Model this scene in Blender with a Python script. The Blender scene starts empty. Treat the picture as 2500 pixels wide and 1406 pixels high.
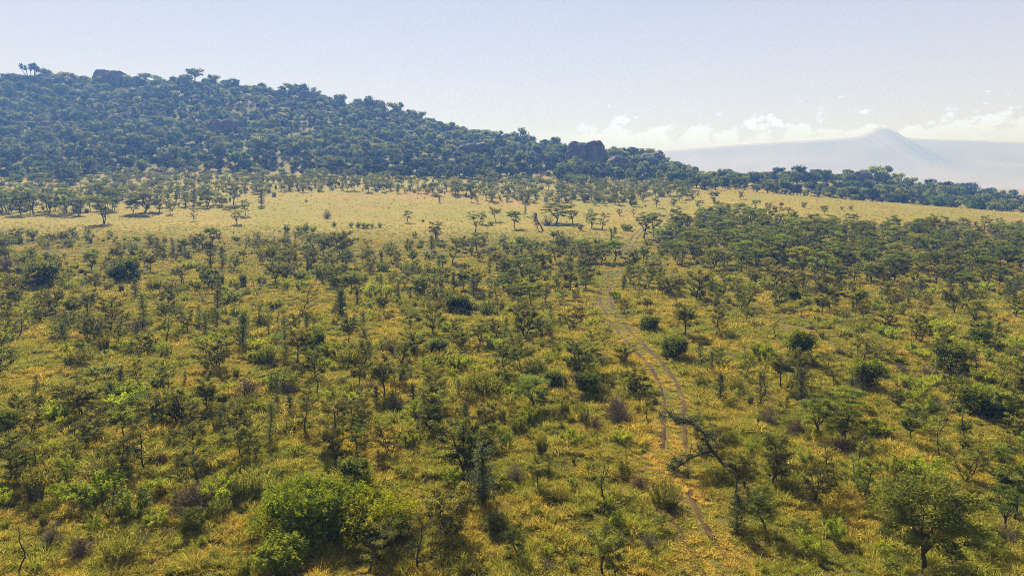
import bpy, math
import numpy as np
from mathutils import Matrix, Vector

# ------------------------------------------------------------------ camera, world, sun, exposure
SC = bpy.context.scene
COL = SC.collection
F_PX, CX, CY, CAM_H = 1667.0, 1250.0, 703.0, 18.0          # photograph pixels (2500 x 1406), metres
PITCH = math.radians(9.0)
CP, SP = math.cos(PITCH), math.sin(PITCH)

cam_d = bpy.data.cameras.new('camera')
cam_d.sensor_width = 36.0
cam_d.lens = 36.0 * F_PX / 2500.0
cam_d.clip_start = 0.5
cam_d.clip_end = 40000.0
cam = bpy.data.objects.new('camera', cam_d)
COL.objects.link(cam)
cam.location = (0, 0, CAM_H)
cam.rotation_euler = (math.radians(90) - PITCH, 0, 0)
SC.camera = cam

SUN_EL, SUN_AZ = math.radians(40.0), math.radians(-18.0)     # azimuth from +Y, clockwise
sun_d = bpy.data.lights.new('sun', 'SUN')
sun_d.energy = 5.0
sun_d.angle = math.radians(0.5)
sun_d.color = (1.0, 0.965, 0.91)
sun = bpy.data.objects.new('sun', sun_d)
COL.objects.link(sun)
sdir = Vector((math.sin(SUN_AZ) * math.cos(SUN_EL), math.cos(SUN_AZ) * math.cos(SUN_EL), math.sin(SUN_EL)))
sun.rotation_euler = (-sdir).to_track_quat('-Z', 'Y').to_euler()
sun.location = (0, 0, 300)

world = bpy.data.worlds.new('World')
SC.world = world
world.use_nodes = True
world.cycles.sampling_method = 'MANUAL'
world.cycles.sample_map_resolution = 256
SKY_STRENGTH = 0.05
CLOUD_GAIN = 0.66


def mixrgb(N, L, fac, a, b, blend='MIX'):
    n = N.new('ShaderNodeMix')
    n.data_type = 'RGBA'
    n.blend_type = blend
    for key, v in (('Factor', fac), ('A', a), ('B', b)):
        s = n.inputs[key]
        if hasattr(v, 'links'):
            L.new(v, s)
        elif key == 'Factor':
            s.default_value = v
        else:
            s.default_value = (*v, 1)
    return n.outputs['Result']


def build_world():
    nt = world.node_tree
    N, L = nt.nodes, nt.links
    N.clear()
    out = N.new('ShaderNodeOutputWorld')
    bg = N.new('ShaderNodeBackground')
    bg.inputs['Strength'].default_value = SKY_STRENGTH
    sky = N.new('ShaderNodeTexSky')
    sky.sky_type = 'NISHITA'
    sky.sun_disc = False
    sky.sun_elevation = SUN_EL
    sky.sun_rotation = SUN_AZ
    sky.altitude = 1800
    sky.air_density = 1.0
    sky.dust_density = 0.3
    sky.ozone_density = 3.0
    # a bank of far cumulus low over the horizon, laid out by compass direction
    tc = N.new('ShaderNodeTexCoord')
    sep = N.new('ShaderNodeSeparateXYZ')
    L.new(tc.outputs['Generated'], sep.inputs[0])

    def m(op, a, b=None, c=None, clamp=False):
        n = N.new('ShaderNodeMath')
        n.operation = op
        n.use_clamp = clamp
        for i, v in enumerate((a, b, c)):
            if v is None:
                continue
            if hasattr(v, 'links'):
                L.new(v, n.inputs[i])
            else:
                n.inputs[i].default_value = v
        return n.outputs[0]

    def smooth(x, lo, hi):
        n = N.new('ShaderNodeMapRange')
        n.interpolation_type = 'SMOOTHSTEP'
        L.new(x, n.inputs['Value'])
        n.inputs['From Min'].default_value = lo
        n.inputs['From Max'].default_value = hi
        return n.outputs['Result']
    az = m('ARCTAN2', sep.outputs['X'], sep.outputs['Y'])
    el = sep.outputs['Z']
    cmb = N.new('ShaderNodeCombineXYZ')
    L.new(az, cmb.inputs[0])
    L.new(m('MULTIPLY', el, 1.5), cmb.inputs[1])
    big = N.new('ShaderNodeTexNoise')
    big.noise_dimensions = '1D'
    L.new(az, big.inputs['W'])
    big.inputs['Scale'].default_value = 11.0
    big.inputs['Detail'].default_value = 2.0
    vor = N.new('ShaderNodeTexVoronoi')
    vor.feature = 'SMOOTH_F1'
    vor.inputs['Scale'].default_value = 30.0
    vor.inputs['Detail'].default_value = 4.0
    vor.inputs['Roughness'].default_value = 0.55
    vor.inputs['Smoothness'].default_value = 0.35
    wn = N.new('ShaderNodeTexNoise')
    wn.inputs['Scale'].default_value = 22.0
    wn.inputs['Detail'].default_value = 6.0
    L.new(cmb.outputs[0], wn.inputs['Vector'])
    L.new(cmb.outputs[0], vor.inputs['Vector'])
    top = m('MULTIPLY_ADD', m('SUBTRACT', big.outputs['Fac'], 0.5), 0.050, 0.119)
    bil = m('MULTIPLY_ADD', vor.outputs['Distance'], -0.060, 0.020)
    bil = m('ADD', bil, m('MULTIPLY', m('SUBTRACT', wn.outputs['Fac'], 0.5), 0.03))
    dens = m('ADD', m('SUBTRACT', top, el), bil)
    edge = smooth(dens, 0.0, 0.014)
    base = smooth(el, 0.020, 0.070)
    azm = smooth(az, 0.05, 0.14)
    inner = smooth(dens, 0.055, 0.0)
    cloud = m('MULTIPLY', m('MULTIPLY', edge, base), azm)
    shade = m('MULTIPLY_ADD', inner, 0.48, m('MULTIPLY_ADD', vor.outputs['Distance'], -0.6, 0.68))
    fac = m('MULTIPLY', m('MULTIPLY', cloud, shade), 0.95, clamp=True)
    mix = N.new('ShaderNodeMix')
    mix.data_type = 'RGBA'
    L.new(fac, mix.inputs['Factor'])
    veil = tuple(v / SKY_STRENGTH for v in (0.282, 0.272, 0.358))        # thin even high haze over the whole sky
    vf = m('SUBTRACT', 1.0, m('EXPONENT', m('DIVIDE', -0.24, m('MAXIMUM', el, 0.08))))   # haze depth by elevation
    L.new(mixrgb(N, L, vf, mixrgb(N, L, 1.0, sky.outputs[0], (0.84, 0.72, 0.64), 'MULTIPLY'), veil), mix.inputs['A'])
    g = CLOUD_GAIN / SKY_STRENGTH
    mix.inputs['B'].default_value = (0.64 * g, 0.80 * g, 2.3 * g, 1)
    L.new(mix.outputs['Result'], bg.inputs['Color'])
    L.new(bg.outputs[0], out.inputs['Surface'])


build_world()
SC.view_settings.view_transform = 'Standard'
SC.view_settings.look = 'None'
SC.view_settings.exposure = 1.40
SC.view_settings.gamma = 1.0
SC.view_settings.use_curve_mapping = False
SC.render.engine = 'CYCLES'
cy = SC.cycles
cy.use_denoising = True
cy.denoiser = 'OPENIMAGEDENOISE'
cy.denoising_prefilter = 'NONE'
cy.max_bounces = 4
cy.diffuse_bounces = 2
cy.glossy_bounces = 1
cy.transmission_bounces = 3
cy.transparent_max_bounces = 8
cy.volume_bounces = 0
cy.filter_width = 0.85
cy.use_adaptive_sampling = False
cy.sample_clamp_indirect = 4.0
cy.caustics_reflective = False
cy.caustics_refractive = False

HAZE_DENSITY = 0.00064
HAZE_COLOR = (0.108, 0.245, 0.65)
HAZE_ABSORB = (0.879, 0.687, 0.0)
rng0 = np.random.default_rng(20240611)


# ------------------------------------------------------------------ numbers: noise, rays, terrain
def _hash(ix, iy, seed):
    h = (ix.astype(np.int64) * 374761393 + iy.astype(np.int64) * 668265263 + seed * 974711) & 0xFFFFFFFF
    h = ((h ^ (h >> 13)) * 1274126177) & 0xFFFFFFFF
    h = h ^ (h >> 16)
    return (h & 0xFFFFFF) / float(0xFFFFFF)


def vnoise(x, y, seed=0):
    x = np.asarray(x, float)
    y = np.asarray(y, float)
    ix, iy = np.floor(x), np.floor(y)
    fx, fy = x - ix, y - iy
    fx = fx * fx * fx * (fx * (fx * 6 - 15) + 10)
    fy = fy * fy * fy * (fy * (fy * 6 - 15) + 10)
    a, b = _hash(ix, iy, seed), _hash(ix + 1, iy, seed)
    c, d = _hash(ix, iy + 1, seed), _hash(ix + 1, iy + 1, seed)
    return (a * (1 - fx) + b * fx) * (1 - fy) + (c * (1 - fx) + d * fx) * fy - 0.5


def fbm(x, y, seed=0, octaves=4):
    s, a = 0.0, 1.0
    for k in range(octaves):
        s = s + a * vnoise(np.asarray(x) * 2 ** k, np.asarray(y) * 2 ** k, seed + k * 17)
        a *= 0.5
    return s


def sstep(x, lo, hi):
    t = np.clip((np.asarray(x, float) - lo) / (hi - lo), 0, 1)
    return t * t * (3 - 2 * t)


def slope_of(py):
    v = (py - CY) / F_PX
    return (-v * CP - SP) / (CP - v * SP)


def project(x, y, z):
    d = y * CP + (CAM_H - z) * SP
    d = np.maximum(d, 1e-3)
    up = (z - CAM_H) * CP + y * SP
    return CX + F_PX * x / d, CY - F_PX * up / d, d


def P(y, py):
    return (y, CAM_H + y * slope_of(py))


# height profiles along bearings, each a list of (distance, height)
PROFILE = {
    -1500: [(120, 0), P(220, 540), P(300, 482), P(390, 425), P(520, 318), P(640, 215), P(700, 222), (1000, 40), (1300, -8)],
    -200: [(120, 0), P(220, 545), P(300, 485), P(390, 428), P(520, 318), P(640, 208), P(700, 214), (1000, 40), (1300, -8)],
    0: [(120, 0), P(220, 545), P(300, 485), P(390, 428), P(520, 318), P(640, 206), P(700, 212), (1000, 40), (1300, -8)],
    250: [(120, 0), P(220, 545), P(300, 482), P(390, 425), P(520, 315), P(640, 206), P(700, 212), (1000, 40), (1300, -8)],
    450: [(120, 0), P(220, 545), P(300, 478), P(390, 424), P(520, 316), P(640, 211), P(700, 218), (1000, 40), (1300, -8)],
    600: [(120, 0), P(220, 545), P(300, 474), P(390, 424), P(520, 320), P(640, 222), P(700, 230), (1000, 40), (1300, -8)],
    780: [(120, 0), P(220, 547), P(300, 472), P(390, 426), P(520, 330), P(625, 246), P(680, 254), (1000, 30), (1300, -8)],
    1000: [(120, 0), P(220, 550), P(300, 476), P(390, 430), P(500, 355), P(590, 296), P(640, 305), (1000, 20), (1300, -8)],
    1200: [(120, 0), P(220, 552), P(300, 482), P(390, 437), P(480, 385), P(555, 346), P(600, 352), (900, 10), (1300, -8)],
    1400: [(120, 0), P(220, 552), P(300, 490), P(390, 442), P(460, 408), P(515, 379), P(560, 386), (900, 0), (1300, -8)],
    1550: [(120, 0), P(220, 555), P(300, 490), P(390, 444), P(450, 412), P(500, 384), P(545, 390), (900, 0), (1300, -8)],
    1610: [(120, 0), P(220, 557), P(300, 488), P(380, 448), P(440, 424), P(500, 402), P(540, 410), (900, 0), (1300, -8)],
    1680: [(120, 0), P(220, 556), P(280, 500), P(350, 456), P(400, 444), P(450, 432), P(500, 436), (900, -8)],
    1800: [(120, 0), P(220, 528), P(270, 490), P(335, 459), (365, 14), P(440, 445), P(520, 452), (900, -8)],
    2000: [(120, 0), P(225, 520), P(300, 478), (340, 8), P(420, 450), P(460, 446), P(520, 456), (900, -8)],
    2130: [(120, 0), P(225, 525), P(295, 489), (335, 6), P(420, 455), P(460, 449), P(520, 458), (900, -8)],
    2250: [(120, 0), P(225, 532), P(290, 498), (330, 4), P(430, 469), P(460, 466), P(520, 474), (900, -8)],
    2500: [(120, 0), P(222, 552), P(280, 517), (320, 1), P(430, 494), P(470, 492), P(520, 498), (900, -8)],
    2800: [(120, 0), P(220, 570), P(280, 542), (320, -3), P(430, 512), P(520, 512), (900, -8)],
    4000: [(120, 0), P(220, 600), P(280, 580), (430, -6), (900, -8)],
}
PXG = np.arange(-1500, 4001, 25.0)
YG = np.arange(0, 1401, 5.0)


def _table():
    keys = sorted(PROFILE)
    cols = []
    for k in keys:
        pr = [(0, 0), (60, 0)] + PROFILE[k] + [(1400, -8)]
        cols.append(np.interp(YG, [p[0] for p in pr], [p[1] for p in pr]))
    cols = np.array(cols)
    T = np.empty((len(PXG), len(YG)))
    for j in range(len(YG)):
        T[:, j] = np.interp(PXG, keys, cols[:, j])
    ker = np.exp(-0.5 * (np.arange(-4, 5) / 1.8) ** 2)
    ker /= ker.sum()
    pad = np.pad(T, ((4, 4), (4, 4)), mode='edge')
    S = sum(ker[i] * pad[i:i + T.shape[0], :] for i in range(9))
    return sum(ker[i] * S[:, i:i + T.shape[1]] for i in range(9))


TAB = _table()


def height(x, y):
    x = np.asarray(x, float)
    y = np.asarray(y, float)
    px = CX + F_PX / CP * x / np.maximum(y, 40.0)
    a = np.clip((px - PXG[0]) / 25.0, 0, len(PXG) - 1.001)
    b = np.clip(y / 5.0, 0, len(YG) - 1.001)
    i, j = a.astype(int), b.astype(int)
    fa, fb = a - i, b - j
    z = (TAB[i, j] * (1 - fa) + TAB[i + 1, j] * fa) * (1 - fb) + (TAB[i, j + 1] * (1 - fa) + TAB[i + 1, j + 1] * fa) * fb
    z = z + 0.45 * fbm(x / 14, y / 14, 3, 3) * sstep(y, -20, 20) + 0.10 * fbm(x / 2.2, y / 2.2, 9, 2)
    rough = sstep(y, 370, 480) * (1 - sstep(y, 900, 1300))
    z = z + rough * (5.0 * fbm(x / 55, y / 55, 21, 3))
    return z


def hit(px, py):
    """World point where the ground is seen at a photograph pixel."""
    ys = np.geomspace(16, 1100, 2600)
    u = (px - CX) / F_PX
    v = (py - CY) / F_PX
    fwd, up = CP - v * SP, -v * CP - SP
    t = ys / fwd
    g = (CAM_H + up * t) - height(u * t, ys)
    k = np.argmax(g < 0)
    if g[k] >= 0:
        k = int(np.argmin(g))
    return np.array([u * t[k], ys[k], float(height(u * t[k], ys[k]))])


def inside(poly, px, py):
    px, py = np.asarray(px), np.asarray(py)
    r = np.zeros(px.shape, bool)
    n = len(poly)
    for i in range(n):
        (x1, y1), (x2, y2) = poly[i], poly[(i + 1) % n]
        c = ((y1 > py) != (y2 > py)) & (px < (x2 - x1) * (py - y1) / ((y2 - y1) + 1e-9) + x1)
        r ^= c
    return r


# ------------------------------------------------------------------ mesh helper
class MB:
    def __init__(self):
        self.v, self.f, self.t, self.n = [], [], [], 0

    def quads(self, q, tone=0.5):
        """q: (N,4,3)"""
        n = len(q)
        if n == 0:
            return
        self.v.append(q.reshape(-1, 3))
        self.f.append(np.arange(n * 4).reshape(n, 4) + self.n)
        self.t.append(np.repeat(np.broadcast_to(np.asarray(tone, float), (n,)), 4))
        self.n += n * 4

    def grid(self, V, nx, ny, wrap=False, tone=0.5):
        """V: (nx*ny,3), row-major, quads between neighbours; wrap closes the second axis"""
        idx = np.arange(nx * ny).reshape(nx, ny)
        if wrap:
            idx = np.concatenate([idx, idx[:, :1]], 1)
        f = np.stack([idx[:-1, :-1], idx[1:, :-1], idx[1:, 1:], idx[:-1, 1:]], -1).reshape(-1, 4)
        self.v.append(V)
        self.f.append(f + self.n)
        self.t.append(np.broadcast_to(np.asarray(tone, float), (len(V),)).copy())
        self.n += len(V)

    def tube(self, pts, rad, sides=5, tone=0.5):
        pts = np.asarray(pts, float)
        rad = np.broadcast_to(np.asarray(rad, float), (len(pts),))
        d = np.gradient(pts, axis=0)
        d /= np.linalg.norm(d, axis=1, keepdims=True) + 1e-9
        ref = np.array([0.31, 0.95, 0.1]) if abs(d[0][2]) > 0.5 else np.array([0.1, 0.2, 1.0])
        a = np.cross(d, ref)
        a /= np.linalg.norm(a, axis=1, keepdims=True) + 1e-9
        b = np.cross(d, a)
        th = np.arange(sides) * 2 * math.pi / sides
        V = pts[:, None, :] + rad[:, None, None] * (np.cos(th)[None, :, None] * a[:, None, :] + np.sin(th)[None, :, None] * b[:, None, :])
        self.grid(V.reshape(-1, 3), len(pts), sides, True, tone)

    def arrays(self):
        return np.concatenate(self.v), np.concatenate(self.f), np.concatenate(self.t)


def mesh_from(name, parts, smooth=False):
    """parts: [(MB, material)] -> one mesh datablock"""
    V, F, T, MI, off = [], [], [], [], 0
    for k, (mb, _m) in enumerate(parts):
        v, f, t = mb.arrays()
        V.append(v)
        F.append(f + off)
        T.append(t)
        MI.append(np.full(len(f), k, np.int32))
        off += len(v)
    V, F, T, MI = np.concatenate(V), np.concatenate(F), np.concatenate(T), np.concatenate(MI)
    me = bpy.data.meshes.new(name)
    me.vertices.add(len(V))
    me.vertices.foreach_set('co', V.astype(np.float32).ravel())
    me.loops.add(F.size)
    me.loops.foreach_set('vertex_index', F.astype(np.int32).ravel())
    me.polygons.add(len(F))
    me.polygons.foreach_set('loop_start', np.arange(0, F.size, 4, dtype=np.int32))
    me.polygons.foreach_set('material_index', MI)
    me.polygons.foreach_set('use_smooth', np.full(len(F), smooth, bool))
    at = me.attributes.new('tone', 'FLOAT', 'POINT')
    at.data.foreach_set('value', T.astype(np.float32))
    for _mb, m in parts:
        me.materials.append(m)
    me.update(calc_edges=True)
    return me


def link(name, data, parent=None):
    o = bpy.data.objects.new(name, data)
    COL.objects.link(o)
    if parent is not None:
        o.parent = parent
    return o


# ------------------------------------------------------------------ materials
def new_mat(name):
    m = bpy.data.materials.new(name)
    m.use_nodes = True
    m.node_tree.nodes.clear()
    return m, m.node_tree.nodes, m.node_tree.links


def maprange(N, L, x, lo, hi, a=0.0, b=1.0, smooth=True):
    n = N.new('ShaderNodeMapRange')
    if smooth:
        n.interpolation_type = 'SMOOTHSTEP'
    L.new(x, n.inputs['Value'])
    n.inputs['From Min'].default_value = lo
    n.inputs['From Max'].default_value = hi
    n.inputs['To Min'].default_value = a
    n.inputs['To Max'].default_value = b
    return n.outputs['Result']


def noise(N, L, vec, scale, detail=3.0, rough=0.55):
    n = N.new('ShaderNodeTexNoise')
    n.inputs['Scale'].default_value = scale
    n.inputs['Detail'].default_value = detail
    n.inputs['Roughness'].default_value = rough
    L.new(vec, n.inputs['Vector'])
    return n.outputs['Fac']


def leaf_material(name, ca, cb, trans=0.42, hue=0.03, val=0.35, gloss=0.06):
    m, N, L = new_mat(name)
    at = N.new('ShaderNodeAttribute')
    at.attribute_name = 'tone'
    oi = N.new('ShaderNodeObjectInfo')
    c = mixrgb(N, L, at.outputs['Fac'], ca, cb)
    hsv = N.new('ShaderNodeHueSaturation')
    L.new(c, hsv.inputs['Color'])
    L.new(maprange(N, L, oi.outputs['Random'], 0, 1, 0.5 - hue, 0.5 + hue, False), hsv.inputs['Hue'])
    wn = N.new('ShaderNodeTexWhiteNoise')
    wn.noise_dimensions = '1D'
    L.new(oi.outputs['Random'], wn.inputs['W'])
    L.new(maprange(N, L, wn.outputs['Value'], 0, 1, 1 - val, 1 + val, False), hsv.inputs['Value'])
    pb = N.new('ShaderNodeBsdfPrincipled')
    pb.inputs['Roughness'].default_value = 0.55
    pb.inputs['Specular IOR Level'].default_value = gloss
    tr = N.new('ShaderNodeBsdfTranslucent')
    warm = mixrgb(N, L, 1.0, hsv.outputs['Color'], (1.5, 1.35, 0.5), 'MULTIPLY')
    L.new(hsv.outputs['Color'], pb.inputs['Base Color'])
    L.new(warm, tr.inputs['Color'])
    mx = N.new('ShaderNodeMixShader')
    mx.inputs[0].default_value = trans
    L.new(pb.outputs[0], mx.inputs[1])
    L.new(tr.outputs[0], mx.inputs[2])
    out = N.new('ShaderNodeOutputMaterial')
    L.new(mx.outputs[0], out.inputs['Surface'])
    return m


def bark_material(name, a, b):
    m, N, L = new_mat(name)
    tc = N.new('ShaderNodeTexCoord')
    f = noise(N, L, tc.outputs['Object'], 9.0, 4)
    c = mixrgb(N, L, f, a, b)
    pb = N.new('ShaderNodeBsdfPrincipled')
    pb.inputs['Roughness'].default_value = 0.9
    pb.inputs['Specular IOR Level'].default_value = 0.1
    L.new(c, pb.inputs['Base Color'])
    out = N.new('ShaderNodeOutputMaterial')
    L.new(pb.outputs[0], out.inputs['Surface'])
    return m


def grass_colour(N, L):
    """Dry-grass colour by place: golden, olive and rusty patches."""
    geo = N.new('ShaderNodeNewGeometry')
    pos = geo.outputs['Position']
    n1 = noise(N, L, pos, 0.035, 4)
    n2 = noise(N, L, pos, 0.16, 4)
    n3 = noise(N, L, pos, 0.9, 3)
    gold, olive, rust = (0.54, 0.395, 0.060), (0.36, 0.335, 0.046), (0.42, 0.26, 0.055)
    c = mixrgb(N, L, maprange(N, L, n2, 0.38, 0.62), gold, olive)
    c = mixrgb(N, L, maprange(N, L, n1, 0.55, 0.75, 0, 0.45), c, rust)
    c = mixrgb(N, L, maprange(N, L, n3, 0.42, 0.72, 0, 0.55), c, (0.42, 0.33, 0.085))
    return c, pos


def grass_material(name, mul=(1, 1, 1), TRANS=0.34):
    m, N, L = new_mat(name)
    c, _ = grass_colour(N, L)
    at = N.new('ShaderNodeAttribute')
    at.attribute_name = 'tone'
    oi = N.new('ShaderNodeObjectInfo')
    c = mixrgb(N, L, 1.0, c, mul, 'MULTIPLY')
    c = mixrgb(N, L, maprange(N, L, oi.outputs['Random'], 0.45, 1.0, 0, 0.8), c, (0.23, 0.275, 0.034))
    hsv = N.new('ShaderNodeHueSaturation')
    L.new(c, hsv.inputs['Color'])
    L.new(maprange(N, L, at.outputs['Fac'], 0, 1, 0.5, 1.5, False), hsv.inputs['Value'])
    df = N.new('ShaderNodeBsdfDiffuse')
    tr = N.new('ShaderNodeBsdfTranslucent')
    L.new(hsv.outputs['Color'], df.inputs['Color'])
    L.new(hsv.outputs['Color'], tr.inputs['Color'])
    mx = N.new('ShaderNodeMixShader')
    mx.inputs[0].default_value = TRANS
    L.new(df.outputs[0], mx.inputs[1])
    L.new(tr.outputs[0], mx.inputs[2])
    out = N.new('ShaderNodeOutputMaterial')
    L.new(mx.outputs[0], out.inputs['Surface'])
    return m


def terrain_material():
    m, N, L = new_mat('dry_grassland')
    c, pos = grass_colour(N, L)
    at = N.new('ShaderNodeAttribute')
    at.attribute_name = 'tone'                         # 1 on the open short-grass plain
    n4 = noise(N, L, pos, 0.06, 5, 0.6)
    n5 = noise(N, L, pos, 0.5, 4, 0.6)
    plain = mixrgb(N, L, maprange(N, L, n4, 0.35, 0.65), (0.192, 0.156, 0.026), (0.236, 0.172, 0.032))
    plain = mixrgb(N, L, maprange(N, L, n5, 0.45, 0.72, 0, 0.7), plain, (0.165, 0.145, 0.030))
    plain = mixrgb(N, L, maprange(N, L, noise(N, L, pos, 0.022, 3), 0.55, 0.7, 0, 0.7), plain, (0.29, 0.155, 0.07))
    soil = mixrgb(N, L, maprange(N, L, noise(N, L, pos, 1.3, 4), 0.4, 0.7), (0.075, 0.05, 0.022), (0.16, 0.09, 0.045))
    near = mixrgb(N, L, maprange(N, L, n5, 0.5, 0.75, 0.15, 0.7), mixrgb(N, L, 1.0, c, (0.22, 0.25, 0.3), 'MULTIPLY'), soil)  # near ground colour darkened to deepen the shade between tufts
    mp = N.new('ShaderNodeMapping')
    mp.inputs['Scale'].default_value = (0.35, 1.0, 1.0)
    L.new(pos, mp.inputs['Vector'])
    band = noise(N, L, mp.outputs[0], 0.05, 4, 0.6)
    plain = mixrgb(N, L, maprange(N, L, band, 0.46, 0.62, 0, 0.75), plain, (0.185, 0.170, 0.026))
    sp = N.new('ShaderNodeSeparateXYZ')
    L.new(pos, sp.inputs[0])
    hillgrass = mixrgb(N, L, maprange(N, L, n5, 0.4, 0.65), (0.17, 0.135, 0.045), (0.095, 0.095, 0.032))
    plain = mixrgb(N, L, maprange(N, L, sp.outputs['Z'], 17.0, 30.0, 0, 0.85), plain, hillgrass)
    col = mixrgb(N, L, at.outputs['Fac'], near, plain)
    pb = N.new('ShaderNodeBsdfPrincipled')
    pb.inputs['Roughness'].default_value = 0.95
    pb.inputs['Specular IOR Level'].default_value = 0.05
    L.new(col, pb.inputs['Base Color'])
    bp = N.new('ShaderNodeBump')
    bp.inputs['Strength'].default_value = 0.9
    bp.inputs['Distance'].default_value = 0.25
    L.new(noise(N, L, pos, 2.2, 5, 0.65), bp.inputs['Height'])
    L.new(bp.outputs[0], pb.inputs['Normal'])
    out = N.new('ShaderNodeOutputMaterial')
    L.new(pb.outputs[0], out.inputs['Surface'])
    return m


def noise_material(name, a, b, scale, bump=0.0, dist=0.2, coord='Object', rough=0.9, stripes=None):
    m, N, L = new_mat(name)
    if coord == 'Object':
        vec = N.new('ShaderNodeTexCoord').outputs['Object']
    else:
        vec = N.new('ShaderNodeNewGeometry').outputs['Position']
    f = noise(N, L, vec, scale, 5, 0.6)
    c = mixrgb(N, L, maprange(N, L, f, 0.3, 0.7), a, b)
    if stripes:
        mp = N.new('ShaderNodeMapping')
        mp.inputs['Scale'].default_value = (1, 1, 0.12)
        L.new(vec, mp.inputs['Vector'])
        g = noise(N, L, mp.outputs[0], stripes[1], 4, 0.6)
        c = mixrgb(N, L, maprange(N, L, g, 0.45, 0.65, 0, 0.8), c, stripes[0])
    pb = N.new('ShaderNodeBsdfPrincipled')
    pb.inputs['Roughness'].default_value = rough
    pb.inputs['Specular IOR Level'].default_value = 0.1
    L.new(c, pb.inputs['Base Color'])
    if bump:
        bp = N.new('ShaderNodeBump')
        bp.inputs['Strength'].default_value = bump
        bp.inputs['Distance'].default_value = dist
        L.new(f, bp.inputs['Height'])
        L.new(bp.outputs[0], pb.inputs['Normal'])
    out = N.new('ShaderNodeOutputMaterial')
    L.new(pb.outputs[0], out.inputs['Surface'])
    return m


M_TERRAIN = terrain_material()
M_GRASS = grass_material('grass_blade')
M_STRAW = grass_material('straw_blade', (1.22, 1.14, 1.4))
M_SHADED_SOIL = noise_material('soil_painted_shade', (0.026, 0.014, 0.004), (0.090, 0.048, 0.015), 0.6, 0.5, 0.1, 'World')  # soil darkened in colour to stand for shade of the grass beside the ruts
M_ROCK = noise_material('granite', (0.075, 0.062, 0.056), (0.15, 0.122, 0.11), 0.35, 0.8, 0.6, 'Object', 0.9, ((0.06, 0.052, 0.05), 0.5))
M_MOUNT = noise_material('mountain_slope', (0.215, 0.195, 0.31), (0.245, 0.22, 0.33), 0.002, 0.0, 0.2, 'World')  # pale bluish colour lifted towards the sky, part of the haze painted in
M_BARK = bark_material('bark_dark', (0.035, 0.028, 0.022), (0.085, 0.068, 0.055))
M_TWIG = bark_material('twig_dry', (0.085, 0.065, 0.055), (0.17, 0.13, 0.11))
M_RED = bark_material('dead_wood_red', (0.085, 0.035, 0.025), (0.16, 0.075, 0.05))
M_THORN = leaf_material('leaf_thorn', (0.055, 0.068, 0.013), (0.259, 0.259, 0.050), 0.40, 0.03)
M_UMB = leaf_material('leaf_umbrella', (0.050, 0.078, 0.011), (0.255, 0.290, 0.036), 0.40, 0.025)
M_COLUMN = leaf_material('leaf_column', (0.057, 0.078, 0.036), (0.103, 0.126, 0.055), 0.40, 0.025)
M_DARK = leaf_material('leaf_dark_bush', (0.014, 0.028, 0.004), (0.150, 0.185, 0.012), 0.50, 0.012, 0.2)
M_GREEN = leaf_material('leaf_green', (0.110, 0.155, 0.012), (0.360, 0.400, 0.036), 0.40, 0.015)
M_GREY = leaf_material('leaf_grey', (0.065, 0.080, 0.018), (0.270, 0.280, 0.070), 0.40, 0.03)
M_YELLOW = leaf_material('leaf_yellow', (0.110, 0.160, 0.014), (0.420, 0.330, 0.018), 0.45, 0.01, 0.1)
M_DRY = leaf_material('leaf_dry', (0.110, 0.080, 0.050), (0.190, 0.140, 0.080), 0.3, 0.02)
M_HILL = leaf_material('leaf_hill', (0.040, 0.070, 0.014), (0.180, 0.220, 0.042), 0.40, 0.03, 0.5)
M_HILLPALE = leaf_material('leaf_hill_pale', (0.085, 0.115, 0.040), (0.260, 0.290, 0.095), 0.42, 0.03, 0.4)
M_HILLDARK = leaf_material('leaf_hill_dark', (0.019, 0.034, 0.011), (0.046, 0.067, 0.019), 0.3, 0.02, 0.25)


# ------------------------------------------------------------------ the ground
def build_terrain():
    def axis(lo, hi, fine_lo, fine_hi, step, grow):
        c = list(np.arange(fine_lo, fine_hi, step))
        s, v = step, c[-1]
        while v < hi:
            s *= grow
            v += s
            c.append(v)
        s, v = step, c[0]
        while v > lo:
            s *= grow
            v -= s
            c.insert(0, v)
        return np.array(c)
    xs = axis(-4600, 4600, -70, 80, 0.8, 1.022)
    ys = axis(-450, 3500, 18, 130, 0.8, 1.016)
    X, Y = np.meshgrid(xs, ys, indexing='ij')
    Z = height(X, Y)
    px, py, d = project(X, np.maximum(Y, 5), Z)
    # open short grass: the plain below the hill and everything past it
    plain = sstep(Y + 16 * fbm(X / 30, Y / 30, 5, 3), 168, 215)
    mb = MB()
    mb.grid(np.stack([X, Y, Z], -1).reshape(-1, 3), len(xs), len(ys), False, plain.ravel())
    v, f, t = mb.arrays()
    mb.f = [f[:, ::-1]]
    o = link('ground', mesh_from('ground', [(mb, M_TERRAIN)], True))
    o['kind'] = 'structure'
    o['label'] = 'dry golden grassland rising to the wooded hill'
    return o


build_terrain()

TRACK_PX = [(1790, 1440), (1752, 1395), (1705, 1325), (1668, 1260), (1643, 1180), (1643, 1100), (1648, 1020), (1642, 960), (1615, 905),
            (1572, 862), (1532, 820), (1500, 778), (1477, 742), (1476, 705), (1497, 664), (1522, 628), (1538, 597), (1556, 572), (1582, 552),
            (1625, 530), (1690, 500)]


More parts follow.
